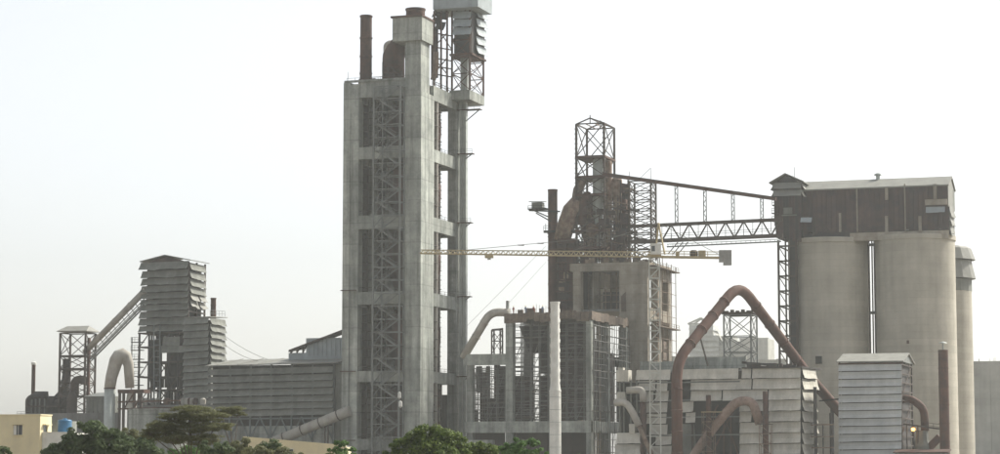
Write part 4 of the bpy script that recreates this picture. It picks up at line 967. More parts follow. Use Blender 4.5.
mesh(T, 'gable', 'steel_dark', [(t0, vEf + .1, zg - .3), (t1, vEf + .1, zg - .3), (um, vEf + .1, zp - .1), (t0, vEf + .3, zg - .3), (t1, vEf + .3, zg - .3), (um, vEf + .3, zp - .1)], [(0, 1, 2), (5, 4, 3), (0, 3, 4, 1), (1, 4, 5, 2), (2, 5, 3, 0)])
rod(T, 'mast', 'steel_grey', (um + 2, vEf + 1, zp - 1), (um + 2, vEf + 1, zp + 2), .14)
for py, px in ((206, 772.5), (214, 772), (222, 772.5)):
    a = A(px, py, vEf - .4); box(T, 'outer_walkway', 'steel_brown', (a.x, a.x + 1.6), (vEf - 1, vEf + .1), (a.z, a.z + .25)); railing(T, 'steel_brown', (a.x, vEf - .9, a.z + .2), (a.x + 1.6, vEf - .9, a.z + .2), 1.2, .7, .12)
c = A(788, 210, vEf - .1); box(T, 'gear_cover', 'sheet_grey', (c.x - 1.1, c.x + 1.1), (vEf - .4, vEf - .02), (c.z - 1.0, c.z + .6)); box(T, 'inspection_door', 'sheet_grey', (c.x - 1.6, c.x + 2.2), (vEf - .5, vEf - .02), (c.z - 1.5, c.z - 1.2))
louver(T, 'sheet_bluegrey', A(801, 217.5, vEf), A(812, 217.5, vEf), 1.3, (0, -1.2, 0), 'canopy')
bar(T, 'stay', 'steel_brown', A(816, 218, vHf - .5), A(832, 234, vHf - .5), .4); bar(T, 'stay', 'steel_brown', A(814, 217, vHf - .5), A(814, 236, vHf - .5), .6)
# ================================================================== white louvred mill building (front right)
v5 = PL.v_at(801, 400, 503)
uM = A(801, 400, v5).x; vM = B(820, 400, uM).y; uN = A(617, 400, v5).x
zRf = A(790, 367, v5).z
T = thing('mill_building', 'dusty white louvred mill building with missing panels and dark gaps', 'building', ((uN + uM) / 2, (v5 + vM) / 2, 0))
uN2 = A(636, 400, v5).x
box(T, 'lining', 'dark_inside', (uN2 + .5, uM - 1.2), (v5 + 1.3, vM - .5), (0, zRf - .5))  # dark box added so missing panels read as shade
for px in (637, 656, 674, 692, 740, 762, 799): c = A(px, 400, v5 + .6); bar(T, 'post', 'steel_brown', (c.x, v5 + .7, 0), (c.x, v5 + .7, zRf - .1), .45)
rows = [370.2 + 10.9 * k for k in range(8)]
seg = [[(636.5, 671), (680.5, 739), (742, 751.5), (752.5, 801)],
       [(637, 656), (657, 668), (691, 752), (753, 801)],
       [(641, 654), (656, 669), (691, 722), (723, 768), (769, 801)],
       [(640, 668), (681, 694), (740, 764), (769, 801)],
       [(647, 667), (686, 696), (740, 752), (769, 801)],
       [(650, 668), (740, 763), (769, 801)],
       [(637, 645), (656, 672), (740, 763), (764, 801)],
       [(646, 672), (740, 801)]]
for k, (y, ss) in enumerate(zip(rows, seg)):
    for a, b in ss:
        dy = -.0 - (a - 636) * .018; sl = -(b - a) * .018; tl = random.uniform(-.9, .9) if b - a < 30 and a < 700 else 0
        louver(T, 'sheet_white', A(a, y + dy, v5 + .3), A(b - .4, y + dy + sl + tl, v5 + .3), 2.3, (0, -.75, 0), jit=.1, n=max(3, int((b - a) / 9)))
for k, y in enumerate(rows):
    yy = y - 2.8
    louver(T, 'sheet_white', B(802, yy + .3, uM - .1), B(815 + random.uniform(-.6, 2), yy + 1.6, uM - .1), 2.35, (.6, 0, 0), jit=.2, n=4)
box(T, 'side_backing', 'dark_inside', (uM - 1.0, uM - .8), (v5 + .8, vM), (0, zRf - .3))
# roof with clutter
slab(T, 'roof', 'steel_dark', [(A(742, 366, v5).x, v5 - .2, zRf + .1), (uM + .3, v5 - .2, zRf + .1), (uM + .3, vM + .5, zRf + .5), (A(742, 366, v5).x, vM + .5, zRf + .5)], .35)
slab(T, 'roof', 'concrete_dark', [(uN2, v5 + .2, zRf - .6), (A(742, 366, v5).x - .05, v5 + .2, zRf - .4), (A(742, 366, v5).x - .05, vM, zRf - .2), (uN2, vM, zRf - .2)], .35)
for k in range(9):
    c = A(748 + 5.5 * k + random.uniform(-2, 2), 365, v5 + 2); box(T, 'roof_debris', random.choice(('steel_dark', 'steel_brown')), (c.x, c.x + random.uniform(.6, 2.5)), (v5 + 2, v5 + 3), (zRf - .1, zRf + random.uniform(.3, 1.1)))
bar(T, 'loose_beam', 'steel_dark', A(742, 362.5, v5 + 1), A(779, 365.5, v5 + 1), .5)
# grey parapet wall at the back of the roof
vpw = v5 + 9
for k in range(8):
    a, b = 640 + 13.2 * k, 640 + 13.2 * (k + 1) - .25
    box(T, 'parapet_panel', 'concrete', (A(a, 365, vpw).x, A(b, 365, vpw).x), (vpw, vpw + .4), (zRf - 2, A(690, 357.5 if k > 2 else 361, vpw).z + random.uniform(-.1, .1)))
for y in (383, 401, 418, 436): bar(T, 'girt', 'steel_grey', A(637, y, v5 + .2), A(740, y - 1.5, v5 + .2), .3)
# slanted grey chute plates and braces in the open bay
slab(T, 'chute_plate', 'sheet_grey', [A(680, 454, v5 + 1), A(697, 454, v5 + 1), A(694, 424, v5 + 1.2), A(682, 424, v5 + 1.2)], .2)
for a, b in (((712, 454), (735, 408)), ((722, 408), (738, 454)), ((700, 440), (718, 405)), ((724, 420), (724, 454)), ((731, 405), (731, 454))): bar(T, 'brace', 'rust', A(*a, v5 + .9), A(*b, v5 + .9), .3)
# --- left filter block with hoppers
T = thing('filter_block', 'white sheeted dust filter block with flared hopper at the mill building corner', 'machine', ((uN + A(636, 400, v5).x) / 2, v5 - 1, 0))
f0, f1 = A(616.5, 400, v5 - 2).x, A(644, 400, v5 - 2).x
box(T, 'frame_lining', 'dark_inside', (f0 + .8, A(636, 400, v5 - 2).x), (v5 - 1, v5 + 3), (0, A(625, 383, v5).z))
box(T, 'filter_box', 'sheet_white', (f0, A(628.5, 400, v5 - 2).x), (v5 - 2, v5 + 1), (A(622, 381.5, v5 - 2).z, A(622, 370, v5 - 2).z))
box(T, 'filter_cap', 'sheet_white', (f0 + .3, f0 + 1.5), (v5 - 1.8, v5), (A(622, 370, v5 - 2).z, A(622, 367.5, v5 - 2).z))
mesh(T, 'hopper', 'sheet_white', [A(617.5, 392, v5 - 2), A(625, 392, v5 - 2), A(626, 404, v5 - 2), A(614.5, 404, v5 - 2)] + [A(617.5, 392, v5 - 2) + Vector((0, 2, 0)), A(625, 392, v5 - 2) + Vector((0, 2, 0)), A(626, 404, v5 - 2) + Vector((0, 2, 0)), A(614.5, 404, v5 - 2) + Vector((0, 2, 0))],
     [(0, 1, 2, 3), (7, 6, 5, 4), (0, 4, 5, 1), (1, 5, 6, 2), (2, 6, 7, 3), (3, 7, 4, 0)])
for y, x0, x1 in ((433, 617, 643), (444.5, 615.5, 645)): louver(T, 'sheet_white', A(x0, y, v5 - 2.6), A(x1, y - .3, v5 - 2.6), 2.4, (0, -1.0, 0), jit=.08)
box(T, 'hopper_body', 'dark_inside', (A(617, 440, v5 - 2.3).x, A(642, 440, v5 - 2.3).x), (v5 - 2.3, v5 + 1), (0, A(620, 433, v5 - 2).z))
box(T, 'feed_box', 'sheet_white', (A(629, 430, v5 - 3).x, A(635, 430, v5 - 3).x), (v5 - 3, v5 - 1.4), (A(620, 433.5, v5 - 3).z, A(620, 424, v5 - 3).z))
for px in (620, 624, 631, 637): c = A(px, 420, v5 - 1.5); bar(T, 'leg', 'sheet_grey', (c.x, c.y, 0), (c.x, c.y, A(px, 381, v5 - 1.5).z), .35)
# --- two pale elbows
for nm, lab, pts, r in (('bent_duct', 'pale elbow duct with rusty vertical leg at the filter block', [A(627, 390.5, v5 - 3), A(643, 389.5, v5 - 3), A(643, 402, v5 - 3)], .82),
                        ('bent_duct', 'pale curved duct sweeping down across the filter block hopper', [A(614.5, 403, v5 - 4), A(626, 402, v5 - 4), A(633, 413, v5 - 4), A(639, 426, v5 - 4)], .8)):
    T = thing(nm, lab, 'duct', (pts[0].x, pts[0].y, pts[-1].z)); tube(T, 'elbow', 'duct_pale', pts, r, 18, 2.4)
    e = pts[-1]
    if nm == 'bent_duct' and r > .81: tube(T, 'leg', 'rust', [e, Vector((e.x, e.y, 0))], .74, 18)
    else: tube(T, 'leg', 'rust_dusty', [e, A(651, 454, v5 - 4), A(656, 466, v5 - 4)], .55, 14)

# --- the big red-brown pipe
T = thing('red_pipe', 'big red brown pipe bent in an inverted V over the white mill building', 'pipe', (A(677, 450, v5 - 1.6).x, v5 - 1.6, 0))
fr = PL
def AD(px, py, d): return PL.I @ P(px, py, d)
base = AD(677, 420, 497); pts = [Vector((base.x, base.y, 0)), AD(676.5, 361, 498), AD(739, 283.5, 512), AD(815, 384, 529), AD(842, 414, 531)]
tube(T, 'pipe', 'red_pipe', pts, 1.2, 24, 4.6)
for f in (.22, .4, .58, .76):
    for a, b in ((1, 2), (2, 3), (0, 1)):
        p = pts[a].lerp(pts[b], f); d = (pts[b] - pts[a]).normalized(); tube(T, 'flange', 'red_pipe', [p - d * .12, p + d * .12], 1.34, 24)
bar(T, 'stay', 'steel_brown', AD(700, 337, 503), AD(708, 366, 503.5), .28)
for px in (832,): bar(T, 'saddle', 'steel_dark', AD(px, 402, 531) - Vector((0, 0, 0)), Vector((AD(px, 402, 531).x, AD(px, 402, 531).y, 0)), .7)
bar(T, 'tie', 'steel_dark', AD(819, 401, 527), AD(840, 399, 527), .35)
# --- trestle under its apex
vTr = PL.v_at(740, 330, 517)
T = thing('pipe_trestle', 'grey lattice trestle standing under the bend of the red pipe', 'trestle', (A(740, 370, vTr).x, vTr, zRf))
a0, a1 = A(724, 340, vTr).x, A(751, 340, vTr).x; vv1 = B(757, 340, a1).y
lattice(T, 'steel_grey', (a0, a1), (vTr, vv1), [zRf - .5] + [A(740, y, vTr).z for y in (352, 336, 314.5)], .33, .2)
for v in (vTr, vv1): bar(T, 'saddle_beam', 'steel_brown', (a0 - .5, v, A(740, 313, vTr).z), (a1 + .5, v, A(740, 313, vTr).z), .5)
for u in (a0, a1):
    bar(T, 'saddle_beam', 'steel_brown', (u, vTr - .3, A(740, 312, vTr).z), (u, vv1 + .3, A(740, 312, vTr).z), .55); bar(T, 'saddle_strut', 'steel_brown', (u, vTr + .6, A(740, 312, vTr).z), (u + (.8 if u == a1 else -.6), vTr + .6, A(740, 306.5, vTr).z), .4)
for k in range(5):
    c = a0 + (a1 - a0) * (k + .5) / 5; box(T, 'clamp', 'steel_brown', (c - .4, c + .4), (vTr + .1, vTr + .9), (A(740, 312.8, vTr).z, A(740, 310.5 - (k % 2), vTr).z))
# --- arch pipe and its two dark stacks
vA = v5 - 4
T = thing('arch_pipe', 'dusty rust coloured arch pipe in front of the white mill building', 'pipe', (A(700, 454, vA).x, vA, 0))
q = A(690, 456, vA); tube(T, 'pipe', 'dusty_pink', [Vector((q.x - 2, vA, 0)), A(696, 451, vA), A(719, 421, vA), A(736, 401.5, vA), A(752, 400.5, vA), A(760, 424, vA)], [1.0, 1.0, 1.05, 1.15, 1.15, 1.05], 20, 3.4)
for nm, px, yt, lab in (('dark_stack', 708.7, 395, 'slim dark brown stack with yellow ladder cage at the foot of the arch pipe'), ('dark_stack', 765.6, 391.5, 'slim dark brown stack beside the short end of the arch pipe')):
    c = A(px, 420, vA - 1); T = thing(nm, lab, 'chimney', (c.x, vA - 1, 0)); zt = A(px, yt, vA - 1).z
    lathe(T, 'shell', 'rust', (c.x, vA - 1), [(.62, 0), (.56, zt)], 18)
    for k in range(1, 8): z = zt * k / 8; lathe(T, 'flange', 'steel_brown', (c.x, vA - 1), [(.55, z - .07), (.7, z - .07), (.7, z + .07), (.55, z + .07)], 18)
    cz = A(px, 412 if px < 720 else 424, vA).z
    for s, v in ((-1.3, -1.9), (1.3, -1.9), (-1.3, -.2), (1.3, -.2)): rod(T, 'cage_post', 'rust_dusty', (c.x + s, vA + v, 0), (c.x + s, vA + v, cz), .15)
    z = cz; k = 0
    while z > 0:
        rod(T, 'cage_rail', 'rust_dusty', (c.x - 1.3, vA - 1.9, z), (c.x + 1.3, vA - 1.9, z), .14)
        rod(T, 'cage_brace', 'rust_dusty', (c.x - 1.3, vA - 1.9, z), (c.x + 1.3, vA - 1.9, z - 2.2), .12); z -= 2.2
    box(T, 'platform', 'crane_yellow' if px < 720 else 'steel_brown', (c.x - 1.5, c.x + (3.2 if px < 720 else 1.5)), (vA - 2, vA - .1), (cz - .12, cz + .05))
# --- dark posts in the gap before the right-hand box
T = thing('gap_pipework', 'dark vertical pipes with small brackets beside the lit side of the mill building', 'pipe', (A(815, 430, v5 + 6).x, v5 + 6, 0))
for px, yt, w in ((815.5, 387, .8), (831.5, 413, .9), (823, 425, .3)): c = A(px, 430, v5 + 5); rod(T, 'pipe', 'steel_dark', (c.x, c.y, 0), (c.x, c.y, A(px, yt, v5 + 5).z), w)
for y in (425, 437, 448): bar(T, 'bracket', 'rust_dusty', A(811, y, v5 + 4.5), A(834, y - .5, v5 + 4.5), .25)

# ================================================================== right louvred box
v8 = PL.v_at(902, 400, 503)
b0, b1 = A(839, 400, v8).x, A(901.5, 400, v8).x; vb1 = B(912.5, 400, b1).y
zE = A(870, 362, v8).z
T = thing('louvred_filter_house', 'blue white louvred filter house with a pale gabled roof', 'building', ((b0 + b1) / 2, v8 + 3, 0))
box(T, 'lining', 'steel_dark', (b0 + .5, b1 - .4), (v8 + .7, vb1 - .8), (0, zE - .1))  # dark box behind the slats gives the gaps their shade
for u in (b0 + .2, b1 - .1):
    for v in (v8 + .3, vb1): bar(T, 'post', 'steel_brown', (u, v, 0), (u, v, zE), .35)
for k in range(12):
    y = 363.6 + 7.85 * k
    louver(T, 'sheet_blue', A(838.6, y + .6, v8), A(901.7, y - .5, v8), 1.58, (0, -.6, 0), jit=.05, n=8)
for k in range(14):
    z = zE - .6 - 2.0 * k
    if z > 0: bar(T, 'side_girt', 'steel_brown', (b1, v8 + .3, z), (b1, vb1, z), .22)
bar(T, 'side_brace', 'steel_brown', (b1, v8 + .3, zE - 8), (b1, vb1, zE), .2); bar(T, 'side_brace', 'steel_brown', (b1, v8 + .3, zE - 16), (b1, vb1, zE - 8), .2)
vm = (v8 + vb1) / 2; zpk = A(870, 354.5, vm).z
pvz = [(v8 - .7, zE - .05), (vm, zpk), (vb1 + .6, zE - .05), (vb1 + .6, zE + .18), (vm, zpk + .25), (v8 - .7, zE + .18)]
mesh(T, 'roof', 'roof_grey', [(b0 - .4, v, z) for v, z in pvz] + [(b1 + .7, v, z) for v, z in pvz], [(0, 1, 2, 3, 4, 5), (11, 10, 9, 8, 7, 6)] + [(i, i + 6, (i + 1) % 6 + 6, (i + 1) % 6) for i in range(6)])
bar(T, 'eave_beam', 'rust', (b0, v8 - .1, zE - .35), (b1 + .4, v8 - .1, zE - .35), .35)
mesh(T, 'gable', 'steel_grey', [(b1 + .1, v8, zE), (b1 + .1, vb1, zE), (b1 + .1, vm, zpk), (b1 + .3, v8, zE), (b1 + .3, vb1, zE), (b1 + .3, vm, zpk)], [(0, 1, 2), (5, 4, 3), (0, 3, 4, 1), (1, 4, 5, 2), (2, 5, 3, 0)])
# --- curved rust duct, fan box, lamp, stack
T = thing('curved_red_duct', 'curved red brown duct leaving the side of the blue white filter house', 'duct', (A(905, 400, v8 + 4).x, v8 + 4, A(905, 432, v8 + 4).z))
tube(T, 'duct', 'red_pipe', [A(900, 398.5, v8 + 5), A(911, 399, v8 + 5), A(924, 408, v8 + 5), A(925, 431, v8 + 5)], .9, 20, 3.2)
T = thing('fan_unit', 'grey green fan housing under the curved red duct', 'machine', (A(922, 445, v8 + 5).x, v8 + 5, 0))
lathe(T, 'housing', 'sheet_grey', (A(922, 440, v8 + 5).x, v8 + 5), [(1.9, 0), (1.9, A(922, 446, v8 + 5).z), (1.5, A(922, 440, v8 + 5).z), (1.3, A(922, 430.5, v8 + 5).z)], 10, False)
bar(T, 'outlet', 'rust', A(929, 448, v8 + 5), A(940, 437, v8 + 5), 1.6); bar(T, 'gantry_beam', 'steel_dark', A(903, 424, v8 + 3.5), A(940, 429, v8 + 3.5), .35)
for px in (907, 914, 918): c = A(px, 440, v8 + 3.6); rod(T, 'post', 'steel_dark', (c.x, c.y, 0), (c.x, c.y, A(px, 425, v8 + 3.6).z), .3)
railing(T, 'steel_dark', A(927, 428, v8 + 3.5), A(940, 430, v8 + 3.5), 1.2, 1, .1)
c = A(913.2, 429.2, v8 + 3)
T = thing('lit_lamp', 'small orange lit lamp hanging beside the curved red duct', 'lamp', (c.x, c.y, c.z))
lathe(T, 'bulb', 'lamp', (c.x, c.y), [(.12, c.z - .45), (.42, c.z - .25), (.42, c.z + .2), (.15, c.z + .4)], 14)
lathe(T, 'shade', 'steel_dark', (c.x, c.y), [(.55, c.z + .3), (.2, c.z + .6), (.1, c.z + 1.0)], 14); rod(T, 'hanger', 'steel_dark', (c.x, c.y, c.z + .9), A(913.2, 425.3, v8 + 3.4), .1)
pl = bpy.data.lights.new('lamp_glow', 'POINT'); pl.energy = 60; pl.color = (1, .5, .15); pl.shadow_soft_size = .4
plo = bpy.data.objects.new('lamp_glow', pl); put(plo, T, PL.M @ Matrix.Translation((c.x, c.y - .9, c.z - .2)))
vN = v8 + 3; c = A(944, 400, vN)
T = thing('filter_stack', 'tall rusty stack standing in front of the big silo', 'chimney', (c.x, vN, 0)); zt = A(944, 350, vN).z
lathe(T, 'shell', 'rust', (c.x, vN), [(1.12, 0), (1.1, zt)], 24)
for k in range(1, 7): z = zt * k / 7; lathe(T, 'flange', 'rust', (c.x, vN), [(1.1, z - .08), (1.2, z - .08), (1.2, z + .08), (1.1, z + .08)], 24)
rod(T, 'cap_post', 'galv', (c.x, vN, zt - .2), (c.x, vN, zt + 1.6), .35); lathe(T, 'rain_cap', 'galv', (c.x, vN), [(1.0, zt + 1.5), (.9, zt + 1.6), (.1, zt + 1.9)], 18)
# low brick-red roof edge at the bottom right
vZ = v8 - 6
T = thing('low_roof', 'low reddish brown shed roof at the foot of the rusty stack', 'shed', (A(925, 452, vZ).x, vZ + 3, 0))
a, b = A(893, 452, vZ).x, A(948, 452, vZ).x; z = A(920, 450.5, vZ).z
slab(T, 'roof', 'rust', [(a, vZ, z - .3), (b, vZ, z - .3), (b, vZ + 6, z + .3), (a, vZ + 6, z + .3)], .25)
for i in range(2):
    box(T, 'wall', 'concrete_dark', (a + .4, b - .4), (vZ + .5 + 4.6 * i, vZ + .9 + 4.6 * i), (0, z - .6 + .5 * i))

# ================================================================== background
vf = PL.v_at(990, 400, 760)
T = thing('grey_hall', 'large plain grey hall beside the silos fading into haze', 'building', (A(1010, 400, vf).x, vf + 15, 0))
h0, h1 = A(952, 400, vf).x, A(1090, 400, vf).x; zt = A(985, 361, vf).z
n = 7
for k in range(n):
    for j in range(6):
        a, b = h0 + (h1 - h0) * k / n, h0 + (h1 - h0) * (k + 1) / n
        box(T, 'wall_panel', 'far_haze_grey', (a, b - .06), (vf + random.uniform(0, .06), vf + .4), (zt * j / 6, zt * (j + 1) / 6 - .06))
box(T, 'inner_wall', 'far_haze_grey', (h0 + .2, h1 - .2), (vf + .5, vf + 30), (0, zt - .1))
for k in range(40): u = random.uniform(h0, h1); rod(T, 'starter_bar', 'far_haze_grey', (u, vf + .2, zt - .2), (u, vf + .2, zt + random.uniform(.4, 1.4)), .14)
# far plant behind the red pipe
vf = PL.v_at(720, 350, 1450)
T = thing('far_louvred_tower', 'faint far louvred tower with ragged roof seen under the red pipe', 'tower', (A(703, 400, vf).x, vf + 6, 0))
x0, x1 = A(690, 340, vf).x, A(712, 340, vf).x
box(T, 'core', 'far_haze_grey', (x0 + 2, x1 - 2), (vf + 2, vf + 14), (0, A(700, 330, vf).z))
for k in range(8):
    y = 325 + 5.2 * k; x = 6 if k > 1 else 0
    louver(T, 'far_haze_grey', A(689.5, y, vf), A(713 + x, y, vf), 3.6, (0, -2, 0), jit=.5); louver(T, 'far_haze_grey', A(713 + x, y, vf), A(713 + x, y, vf) + Vector((0, 14, 0)), 3.6, (2, 0, 0), jit=.5)
for a, b in (((688, 324), (701, 318)), ((701, 318), (713, 324)), ((688, 324), (713, 324)), ((694, 324), (701, 319)), ((707, 324), (701, 319))): bar(T, 'rafter', 'far_haze_grey', A(*a, vf), A(*b, vf), 1.0)
for px in (690, 696, 706, 712): c = A(px, 330, vf); bar(T, 'post', 'far_haze_grey', (c.x, vf + .5, 0), (c.x, vf + .5, A(px, 322, vf).z), .9)
T = thing('far_shed', 'faint far stepped shed joined to the hazy louvred tower', 'building', (A(725, 400, vf).x, vf + 4, 0))
for a, b, t in ((711, 731, 336), (716, 735, 340), (700, 733, 345)): box(T, 'block', 'far_haze_grey', (A(a, 350, vf).x, A(b, 350, vf).x), (vf + 3 + a % 5, vf + 16 + a % 7), (0, A(710, t, vf).z))
for k in range(6): louver(T, 'far_haze_grey', A(706 + 2 * k, 346 + 3 * k, vf + 1), A(732, 346 + 3 * k, vf + 1), 2.2, (0, -1, 0), jit=.4)
T = thing('far_box_building', 'faint far square building right of the hazy shed', 'building', (A(754, 400, vf).x, vf + 8, 0))
box(T, 'wall', 'far_haze_grey', (A(740, 350, vf).x, A(768, 350, vf).x), (vf, vf + 20), (0, A(754, 339, vf).z)); box(T, 'annex', 'far_haze_grey', (A(735, 350, vf).x, A(741, 350, vf).x), (vf + 4, vf + 16), (0, A(754, 341, vf).z))
box(T, 'parapet', 'far_haze_grey', (A(740, 350, vf).x - .4, A(768, 350, vf).x + .4), (vf - .3, vf + .4), (A(754, 339, vf).z, A(754, 338, vf).z))
vf2 = PL.v_at(720, 350, 900)
T = thing('far_long_wall', 'hazy low long wall behind the mill building roof', 'wall', (A(728, 400, vf2).x, vf2, 0))
n = 12
for k in range(n):
    a, b = 668 + 118 * k / n, 668 + 118 * (k + 1) / n
    box(T, 'wall_panel', 'far_haze_grey', (A(a, 360, vf2).x, A(b - .15, 360, vf2).x), (vf2, vf2 + .5), (0, A(720, (356 if k < 8 else 360) + random.uniform(-.4, .4), vf2).z))
# ================================================================== left group: louvred tower
v7 = PL.v_at(188, 330, 590)
uT = A(188, 330, v7).x; uT0 = A(142, 330, v7).x; vT7 = B(205.5, 290, uT).y
uA0, uA1 = A(184, 360, v7 - 1).x, A(209, 360, v7 - 1).x; vA7 = B(225.5, 350, uA1).y
ztop = A(165, 262, v7).z
T = thing('louvred_tower', 'tall grey louvred process tower with open steel legs and lower wing', 'tower', ((uT0 + uA1) / 2, (v7 + vT7) / 2, 0))
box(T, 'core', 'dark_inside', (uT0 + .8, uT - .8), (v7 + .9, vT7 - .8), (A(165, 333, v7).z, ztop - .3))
rowsU = [262, 270.5, 278, 285.5, 292.5, 299, 304.5, 311, 318, 325.5]
for k, y in enumerate(rowsU):
    dr = ((rowsU[k + 1] if k < 9 else 332) - y) * 590 / FPX - .12
    off = (0, 1.5, 1.3, 1.0, 1.2, .8, 0, -.5, -1, -1.3)[k]
    xr = 189 if k < 9 else 186
    louver(T, 'sheet_grey', A(141 + off, y + .9, v7), A(xr, y - 1.2, v7), dr, (0, -1.15 if k else -1.6, 0), jit=.22, n=9)
rowsS = [263, 271.5, 279, 286.5, 293.5, 300.5]
for k, y in enumerate(rowsS):
    a, b = B(189.5, y - .5, uT), B(204.5, y + 3.0, uT)
    if k < 4: louver(T, 'sheet_grey', a, b, 1.9, (.75, 0, 0), jit=.15, n=5)
    else:
        m1, m2 = a.lerp(b, .52), a.lerp(b, .6); louver(T, 'roof_grey', a, m1, 1.8, (1.0, 0, 0), jit=.35, n=3); louver(T, 'roof_grey', m2, b + Vector((0, 0, .2)), 1.8, (1.2, 0, 0), jit=.35, n=3)
for v in (v7 + .3, (v7 + vT7) / 2, vT7): bar(T, 'post', 'steel_brown', (uT - .2, v, 0), (uT - .2, v, ztop), .4)
for y in (307, 311): bar(T, 'girt', 'steel_brown', B(188, y, uT), B(205, y + 3, uT), .35)
# roof
um = (uT0 + uT) / 2; zp = A(166, 255.8, v7).z
prism(T, 'roof', 'steel_grey', [(uT0 - .6, ztop + .1), (um, zp), (uT + .8, ztop + .1), (uT + .8, ztop + .35), (um, zp + .25), (uT0 - .6, ztop + .35)], v7 - .8, vT7 + .6)
mesh(T, 'gable', 'sheet_maroon', [(uT0, v7 + .3, ztop - .3), (uT, v7 + .3, ztop - .3), (um, v7 + .3, zp - .05), (uT0, v7 + .5, ztop - .3), (uT, v7 + .5, ztop - .3), (um, v7 + .5, zp - .05)], [(0, 1, 2), (5, 4, 3), (0, 3, 4, 1), (1, 4, 5, 2), (2, 5, 3, 0)])
# lower wing
box(T, 'wing_core', 'dark_inside', (uA0 + .3, uA1 - .8), (v7 - .2, vA7 - .5), (0, A(200, 320, v7).z))
for k in range(13):
    y = 318 + 6.85 * k
    louver(T, 'sheet_grey', A(184, y + .5, v7 - 1), A(209, y - .9, v7 - 1), 1.65, (0, -1.0, 0), jit=.14, n=5)
    louver(T, 'sheet_grey', B(209.8, y - .5, uA1 + .1), B(225, y + 2.0, uA1 + .1), 1.75, (.7, 0, 0), jit=.15, n=5)
slab(T, 'wing_roof', 'roof_grey', [(uA0, v7 - 1.3, A(200, 317, v7).z), (uA1 + .4, v7 - 1.3, A(200, 317, v7).z), (uA1 + .4, vA7 + .3, A(200, 317, v7).z + .4), (uA0, vA7 + .3, A(200, 317, v7).z + .4)], .2)
railing(T, 'steel_grey', (uA1 - .3, v7, A(200, 317, v7).z + .2), (uA1 - .3, vA7, A(200, 317, v7).z + .5), 1.5, 1.5, .1)
# open steelwork below
o0, o1 = A(139, 370, v7).x, uA0 + .6
zb = [0] + [A(160, y, v7).z for y in (404, 390, 377, 362, 347, 333)]
for i in range(6):
    u = o0 + (o1 - o0) * i / 5
    for v in (v7, v7 + 7): bar(T, 'post', 'steel_dark', (u, v, 0), (u, v, zb[-1]), .42)
for i, z in enumerate(zb[1:]):
    for v in (v7, v7 + 7): bar(T, 'beam', 'steel_brown', (o0 - .4, v, z), (o1, v, z), .4)
    box(T, 'floor', 'steel_dark', (o0, o1), (v7 + .2, v7 + 11), (z - .2, z - .05))
    for j in range(5):
        a, b = o0 + (o1 - o0) * j / 5, o0 + (o1 - o0) * (j + 1) / 5
        if (i + j) % 2: bar(T, 'brace', 'steel_brown', (a, v7, zb[i]), (b, v7, z), .22)
        else: bar(T, 'brace', 'steel_dark', (b, v7 + 7, zb[i]), (a, v7 + 7, z), .22)
        if random.random() < .8: box(T, 'wall_sheet', random.choice(('steel_dark', 'sheet_maroon', 'shaded_infill')), (a + .1, b - .1), (v7 + 9, v7 + 9.2), (zb[i] + (.9 if i in (2,) else 0), z))
for a, b, y0, y1 in ((160, 184, 346, 353), (163, 180, 337, 346)):
    louver(T, 'sheet_grey', A(a, y0, v7 - .4), A(b, y0 - .4, v7 - .4), (y1 - y0) * .26, (0, -.4, 0), jit=.1)
for px, r in ((172, 1.9), (152, 1.6), (180, 1.4)):
    c = A(px, 370, v7 + 4); lathe(T, 'hopper', 'steel_dark', (c.x, v7 + 5), [(.3, A(px, 392, v7 + 4).z), (r, A(px, 372, v7 + 4).z), (r, A(px, 340, v7 + 4).z)], 14)
bar(T, 'ladder_rail', 'steel_blue', A(154, 402, v7 - .8), A(154, 325, v7 - .8), .3); bar(T, 'ladder_rail', 'steel_blue', A(160, 402, v7 - .8), A(160, 325, v7 - .8), .3)
for k in range(13): bar(T, 'rung', 'steel_blue', A(154, 327 + 6 * k, v7 - .8), A(160, 327 + 6 * k, v7 - .8), .15)
# access platforms at the left edge
q0, q1 = A(131.5, 370, v7 + 1).x, A(139, 370, v7 + 1).x
for u in (q0, q1): bar(T, 'access_post', 'steel_grey', (u, v7 + 1, 0), (u, v7 + 1, A(135, 337, v7).z), .22)
for y in (342, 350, 359, 367, 376, 385):
    z = A(135, y, v7 + 1).z; box(T, 'access_deck', 'steel_dark', (q0, q1 + 1), (v7 + .4, v7 + 2), (z - .2, z)); railing(T, 'steel_grey', (q0, v7 + .4, z), (q1, v7 + .4, z), 1.2, .9, .1)
for k in range(22):                          # vessels and lagging along the base
    px = random.uniform(142, 206); c = A(px, 401, v7 - 2.2); w = random.uniform(.4, .9); z = A(px, 403, v7 - 2.2).z
    lathe(T, 'valve', random.choice(('duct_pale', 'sheet_grey', 'rust')), (c.x, c.y), [(w * .5, z - 1.0), (w, z + .2), (w, z + .9), (w * .4, z + 1.3)], 10)
box(T, 'base_deck', 'concrete_dark', (A(128, 406, v7 - 3).x, A(212, 406, v7 - 3).x), (v7 - 3.4, v7 - .5), (0, A(165, 405, v7 - 3).z))
# small rust stack on the wing
c = A(213.3, 310, v7 + 8); T = thing('wing_stack', 'short rusty stack on the lower wing of the louvred tower', 'chimney', (c.x, v7 + 8, A(200, 317, v7).z))
zt = A(213, 298, v7 + 8).z; lathe(T, 'shell', 'rust', (c.x, v7 + 8), [(.72, A(200, 318, v7).z), (.7, zt - .3), (.8, zt - .3), (.8, zt)], 16)
for f in (.3, .65): z = A(200, 317, v7).z; z += (zt - z) * f; lathe(T, 'flange', 'rust', (c.x, v7 + 8), [(.7, z - .06), (.8, z - .06), (.8, z + .06), (.7, z + .06)], 16)

